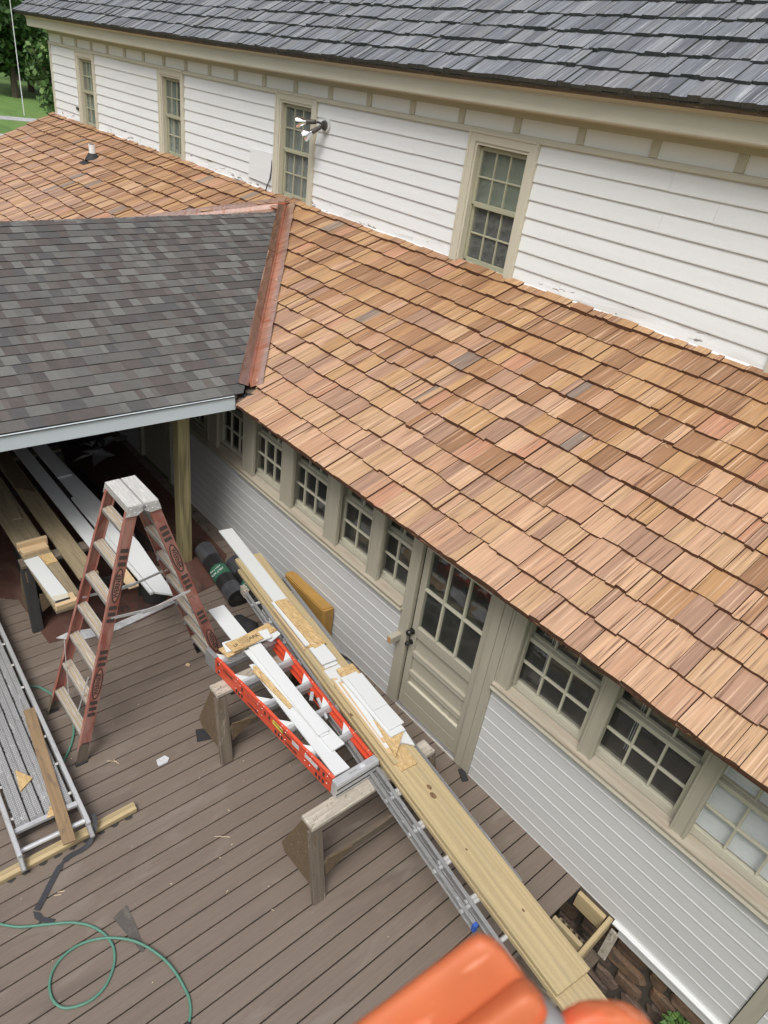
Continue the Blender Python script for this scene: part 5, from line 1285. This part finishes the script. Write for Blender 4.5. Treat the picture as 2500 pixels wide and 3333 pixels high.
plank('pine_board', (-6.4, -1.72), (-5.405, -1.735), .10, Z0, .02, M_pine, 'short clean pine board seen through the ladder', 'board', group=GC)
plank('small_board', (-7.57, -2.255), (-7.045, -2.30), .095, Z0 + .039, .02, M_pt_dull, 'short dull board lying on the front treated board', 'board', group=GC)
b = MB(); b.box((-6.48, -2.325, Z0 + .085), (.04, .285, .09), R=rotz(.0), ax=1, ch=.002); b.box((-6.41, -2.33, Z0 + .06), (.10, .25, .04), ax=1, ch=.002)
tag(obj('pine_blocks', b, M_pine), 'two pale pine blocks nailed together on the front board', 'wood blocks')
slab('osb_offcut', [(-6.30, -2.325), (-6.29, -2.205), (-6.12, -2.205), (-6.115, -2.321)], Z0 + .039, .012, M_osb, 'small bright OSB offcut beside the pine blocks', 'OSB offcut', GC)
b = MB(); b.box((-5.43, -2.36, Z0 + .06), (.05, .20, .045), ax=1, ch=.002); b.box((-5.50, -2.29, Z0 + .06), (.09, .045, .045), ax=0, ch=.002); b.box((-5.475, -2.375, Z0 + .054), (.05, .13, .03), mat=1)
tag(obj('clamp_jig', b, [M_pine, M_rubber]), 'pine corner jig with black insert at the end of the front board', 'jig')
b = MB(); b.box((-6.75, -2.36, .36), (.95, .03, .70), ax=0, R=rotz(-.06)); tag(obj('dark_panel', b, M_char), 'black stained panel standing below the front boards', 'panel')
pb = thing('pipe_bundle', 'bundle of thin dark pipes on the floor under the canopy', 'pipes', (-7.5, -.98, .02))
for k in range(6):
    b = MB(); o_ = -.11 + k * .036; b.tube([(-9.2 + U(0, .15), -1.02 + o_, .03), (-6.9 + U(0, .2), -.98 + o_ * 1.3, .03)], .014, 8); obj('pipe', b, M_clutter, pb, smooth=True)
b = MB()
for k in range(10): 
    x, y = U(-9.9, -9.3), U(-1.0, -.12); b.add(np.array([(x, y, .012), (x + U(.1, .3), y + U(-.1, .1), U(.03, .10)), (x + U(.1, .3), y + U(.1, .3), U(.05, .18)), (x + U(-.1, .1), y + U(.1, .3), U(.01, .1))]), [(0, 1, 2), (0, 2, 3)], 0)
tag(obj('crumpled_sheeting', b, M_paper), 'heap of crumpled clear sheeting at the back under the canopy', 'plastic sheeting')
b = MB()
for k in range(14): b.tube(smooth_path([(-10.6 + U(-.1, .1), -1.4 + k * .05, .05 + U(0, .1)), (-10.1, -1.3 + k * .06, .10 + U(0, .15)), (-9.7 + U(-.1, .1), -1.0 + k * .05, .05)], 3), .014, 6)
tag(obj('hose_heap', b, M_clutter), 'tangled dark hoses piled at the back under the canopy', 'hoses')
b = MB(); b.tube([(-6.0, -1.28, .02), (-6.0, -1.28, .34)], [.13, .15], 18); b.tube([(-6.0, -1.28, .341), (-6.0, -1.28, .346)], [.14, .14], 18, mat=1); tag(obj('bucket', b, [M_char, M_oldwood], smooth=True), 'dark bucket standing behind the step ladder', 'bucket')
b = MB()
for k in range(90):
    x, y = U(-9.0, -6.3), U(-.75, -.1); a = U(0, 6.3); l = U(.03, .10); b.bar((x, y, .013), (x + l * math.cos(a), y + l * math.sin(a), .016), U(.01, .03), .004)
tag(obj('leaf_litter', b, M_stone, kind='stuff'), 'dead leaves and scraps along the wall under the canopy', 'debris')

# ================================================================ TREES AND POLE FAR AWAY
def tree(x, y, h, r, label, mat, n=2600, leaf=.45, low=.12):
    t = thing('tree', label, 'tree', (x, y, -1.1), 0, 'trees beyond the lawn')
    b = MB(); b.tube([(x, y, -1.1), (x + U(-.3, .3), y, h * .35), (x + U(-.5, .5), y, h * .75)], [.35, .25, .08], 8)
    for i in range(6):
        a = U(0, 6.28); b.tube([(x, y, h * U(.25, .6)), (x + r * .7 * math.cos(a), y + r * .7 * math.sin(a), h * U(.5, .85))], [.12, .04], 6)
    obj('trunk', b, M_bark, t)
    lobes = [(U(-.55, .55) * r, U(-.55, .55) * r, h * U(low + .12, .88), r * U(.32, .6)) for _ in range(18)]
    N_ = n; idx = np.random.randint(0, len(lobes), N_); Lb = np.array(lobes)[idx]
    v = np.random.normal(size=(N_, 3)); v /= np.linalg.norm(v, axis=1)[:, None]; rad = np.random.uniform(.55, 1.05, N_)[:, None] * Lb[:, 3:4]
    c = np.stack([x + Lb[:, 0], y + Lb[:, 1], Lb[:, 2]], 1) + v * rad * np.array([1, 1, .8]); c[:, 2] = np.maximum(c[:, 2], -1.0)
    a1 = np.random.normal(size=(N_, 3)); a1 /= np.linalg.norm(a1, axis=1)[:, None]; a2 = np.cross(a1, np.random.normal(size=(N_, 3))); a2 /= np.linalg.norm(a2, axis=1)[:, None]
    s = np.random.uniform(.5, 1.1, N_)[:, None] * leaf
    V = np.stack([c - a1 * s, c - a2 * s * .6, c + a1 * s, c + a2 * s * .6], 1).reshape(-1, 3)
    mb = MB(); mb.v = [V]; mb.g = [V]; mb.r = [np.repeat(np.random.rand(N_), 4)]; mb.f = [[4 * i, 4 * i + 1, 4 * i + 2, 4 * i + 3] for i in range(N_)]; mb.m = [0] * N_; mb.n = 4 * N_
    obj('crown', mb, mat, t)
random.seed(5); np.random.seed(5)
def far(px, d):
    v = RIGHT * ((px - 1250) / 2297) + DOWN * ((62 - 1666.5) / 2297) + FWD; v.z = 0; v.normalize(); return CAM.x + v.x * d, CAM.y + v.y * d
for px, d, h, r, mt, lab in ((-60, 88, 12, 5.5, M_leaf, 'dark bushy tree at the left edge of the picture'), (20, 86, 7.5, 4.0, M_leaf, 'round dark shrub-like tree below the flagpole'), (75, 95, 13, 5.5, M_leaf, 'tall dark tree behind the flagpole'),
                             (120, 98, 8.5, 3.6, M_leaf2, 'lighter green tree right of the flagpole'), (158, 88, 6.5, 3.0, M_leaf, 'dark evergreen nearest the house corner'), (215, 96, 12, 6, M_leaf, 'tall tree hidden behind the house corner'),
                             (-150, 95, 15, 7, M_leaf, 'large tree out past the left edge'), (40, 112, 16, 7, M_leaf2, 'pale tall tree far behind the flagpole')):
    x, y = far(px, d); tree(x, y, h, r, lab, mt)
tl = MB(); N_ = 16000  # unseen trees, added to darken window reflections and cut light from the horizon
xs_ = np.random.uniform(-75, 30, N_); ph_ = np.sin(xs_ * .45) * 1.6 + np.sin(xs_ * 1.3 + 2) * .8
top_ = 9 + ph_; zs_ = -1.1 + (top_ + 1.1) * np.random.rand(N_) ** .8
ys_ = -20 + np.sin(xs_ * .2) * 2 + np.random.uniform(0, 2.2, N_) * np.sqrt(np.clip(1.05 - (zs_ / top_) ** 2, 0, 1)) + np.sin(xs_ * 1.1) * .8
a1 = np.random.normal(size=(N_, 3)); a1 /= np.linalg.norm(a1, axis=1)[:, None]; a2 = np.cross(a1, np.random.normal(size=(N_, 3))); a2 /= np.linalg.norm(a2, axis=1)[:, None]
c_ = np.stack([xs_, ys_, zs_], 1); V = np.stack([c_ - a1 * .5, c_ - a2 * .35, c_ + a1 * .5, c_ + a2 * .35], 1).reshape(-1, 3)
tl.v = [V]; tl.g = [V]; tl.r = [np.repeat(np.random.rand(N_), 4)]; tl.f = [[4 * i, 4 * i + 1, 4 * i + 2, 4 * i + 3] for i in range(N_)]; tl.m = [0] * N_; tl.n = 4 * N_
obj('unseen_tree_line', tl, M_leaf, label='added line of unseen trees that darkens the window reflections and low light', kind='stuff')
x, y = far(180, 46); tree(x, y, 5.2, 1.7, 'small light tree with hanging branches beside the far house corner', M_leaf2, 1600, .20, low=.22)
x, y = far(40, 70)
b = MB(); b.tube([(x, y, -1.1), (x, y, 9)], [.035, .025], 8); tag(obj('flagpole', b, M_pvc, smooth=True), 'thin white flagpole standing in front of the trees', 'flagpole')
x, y = far(25, 90)
b = MB(); b.box((x, y, 4.1), (2.2, 4.5, 1.0), ch=.3); tag(obj('white_roof', b, M_trimboard), 'low white shape glimpsed among the distant trees', 'vehicle')

# ================================================================ ORANGE TOOL GRIPS BESIDE THE CAMERA
def grip(name, end, direc, width_dir, width, thick, length, mat, parent, n=20, bulge=.0, round_=1.0):
    """rounded flat handle: super-elliptic section swept away from its rounded end"""
    end = np.array(end, float); d = np.array(direc, float); d /= np.linalg.norm(d)
    w = np.array(width_dir, float); w -= d * (w @ d); w /= np.linalg.norm(w); t = np.cross(d, w)
    V = []; G = []; F = []
    st = [0, .0015, .004, .008, .014, .020, .028, .05, .09, .15, length]
    for a in st:
        q = min(a / (.012 * round_), 1); k = max(.02, (1 - (1 - q) ** 2.4) ** .42)
        hw = width / 2 * k * (1 + bulge * min(a, .1)); ht = thick / 2 * (.35 + .65 * k if a else .02)
        for i in range(n):
            an = 2 * math.pi * i / n; c, s_ = math.cos(an), math.sin(an)
            x = abs(c) ** .4 * np.sign(c) * hw; y = abs(s_) ** .7 * np.sign(s_) * ht
            p = end + d * a + w * x + t * y; V.append(p); G.append((a, x, y))
    for r in range(len(st) - 1):
        for i in range(n): F.append([r * n + i, r * n + (i + 1) % n, (r + 1) * n + (i + 1) % n, (r + 1) * n + i])
    F.append(list(range(n))[::-1]); F.append([(len(st) - 1) * n + i for i in range(n)])
    b = MB(); b.add(V, F, 0, G); return obj(name, b, mat, parent, smooth=True)
A_ = np.array
gr = thing('orange_grip', 'blurred orange plastic grip close to the lens, the larger with a chipped tip', 'tool grip', (-.09, -3.61, 4.83))
grip('grip_body', (-.0762, -3.5749, 4.8526), (-.0245, -.0844, -.0679), (-.0848, -.0283, .0659), .060, .014, .32, M_tool, gr, bulge=.3)
b = MB(); n_ = -A_(FWD)
pts = smooth_path([A_(q) for q in [(-0.0796, -3.5811, 4.8723), (-0.0678, -3.5733, 4.8676), (-0.058, -3.5704, 4.8595), (-0.055, -3.5768, 4.8488), (-0.0591, -3.5915, 4.8368), (-0.0646, -3.6108, 4.8212), (-0.0716, -3.6366, 4.7998), (-0.0799, -3.6677, 4.7739)]], 5)
pts = [q + (A_(RIGHT) * -.0035 + A_(DOWN) * -.0040) for q in pts]
grip('grip_rim', (-0.0578, -3.5775, 4.8551), (-.0245, -.0844, -.0679), (-.0848, -.0283, .0659), .024, .020, .32, M_tool, gr)
gr2 = thing('orange_grip', 'blurred rounded orange grip in the bottom right, the smaller one', 'tool grip', (-.02, -3.55, 4.81))
grip('grip_body', (-0.031, -3.541, 4.839), (.0167, -.0100, -.0420), (.64, .76, .12), .070, .022, .26, M_tool, gr2, bulge=.9, round_=3.2)
b = MB(); b.tube([(-.0640, -3.5750, 4.8330), (-.0323, -3.5623, 4.8161), (.05, -3.55, 4.77)], .0085, 14); tag(obj('steel_rod', b, M_alu_dirty, smooth=True), 'blurred grey metal bar between the two orange grips', 'rod')
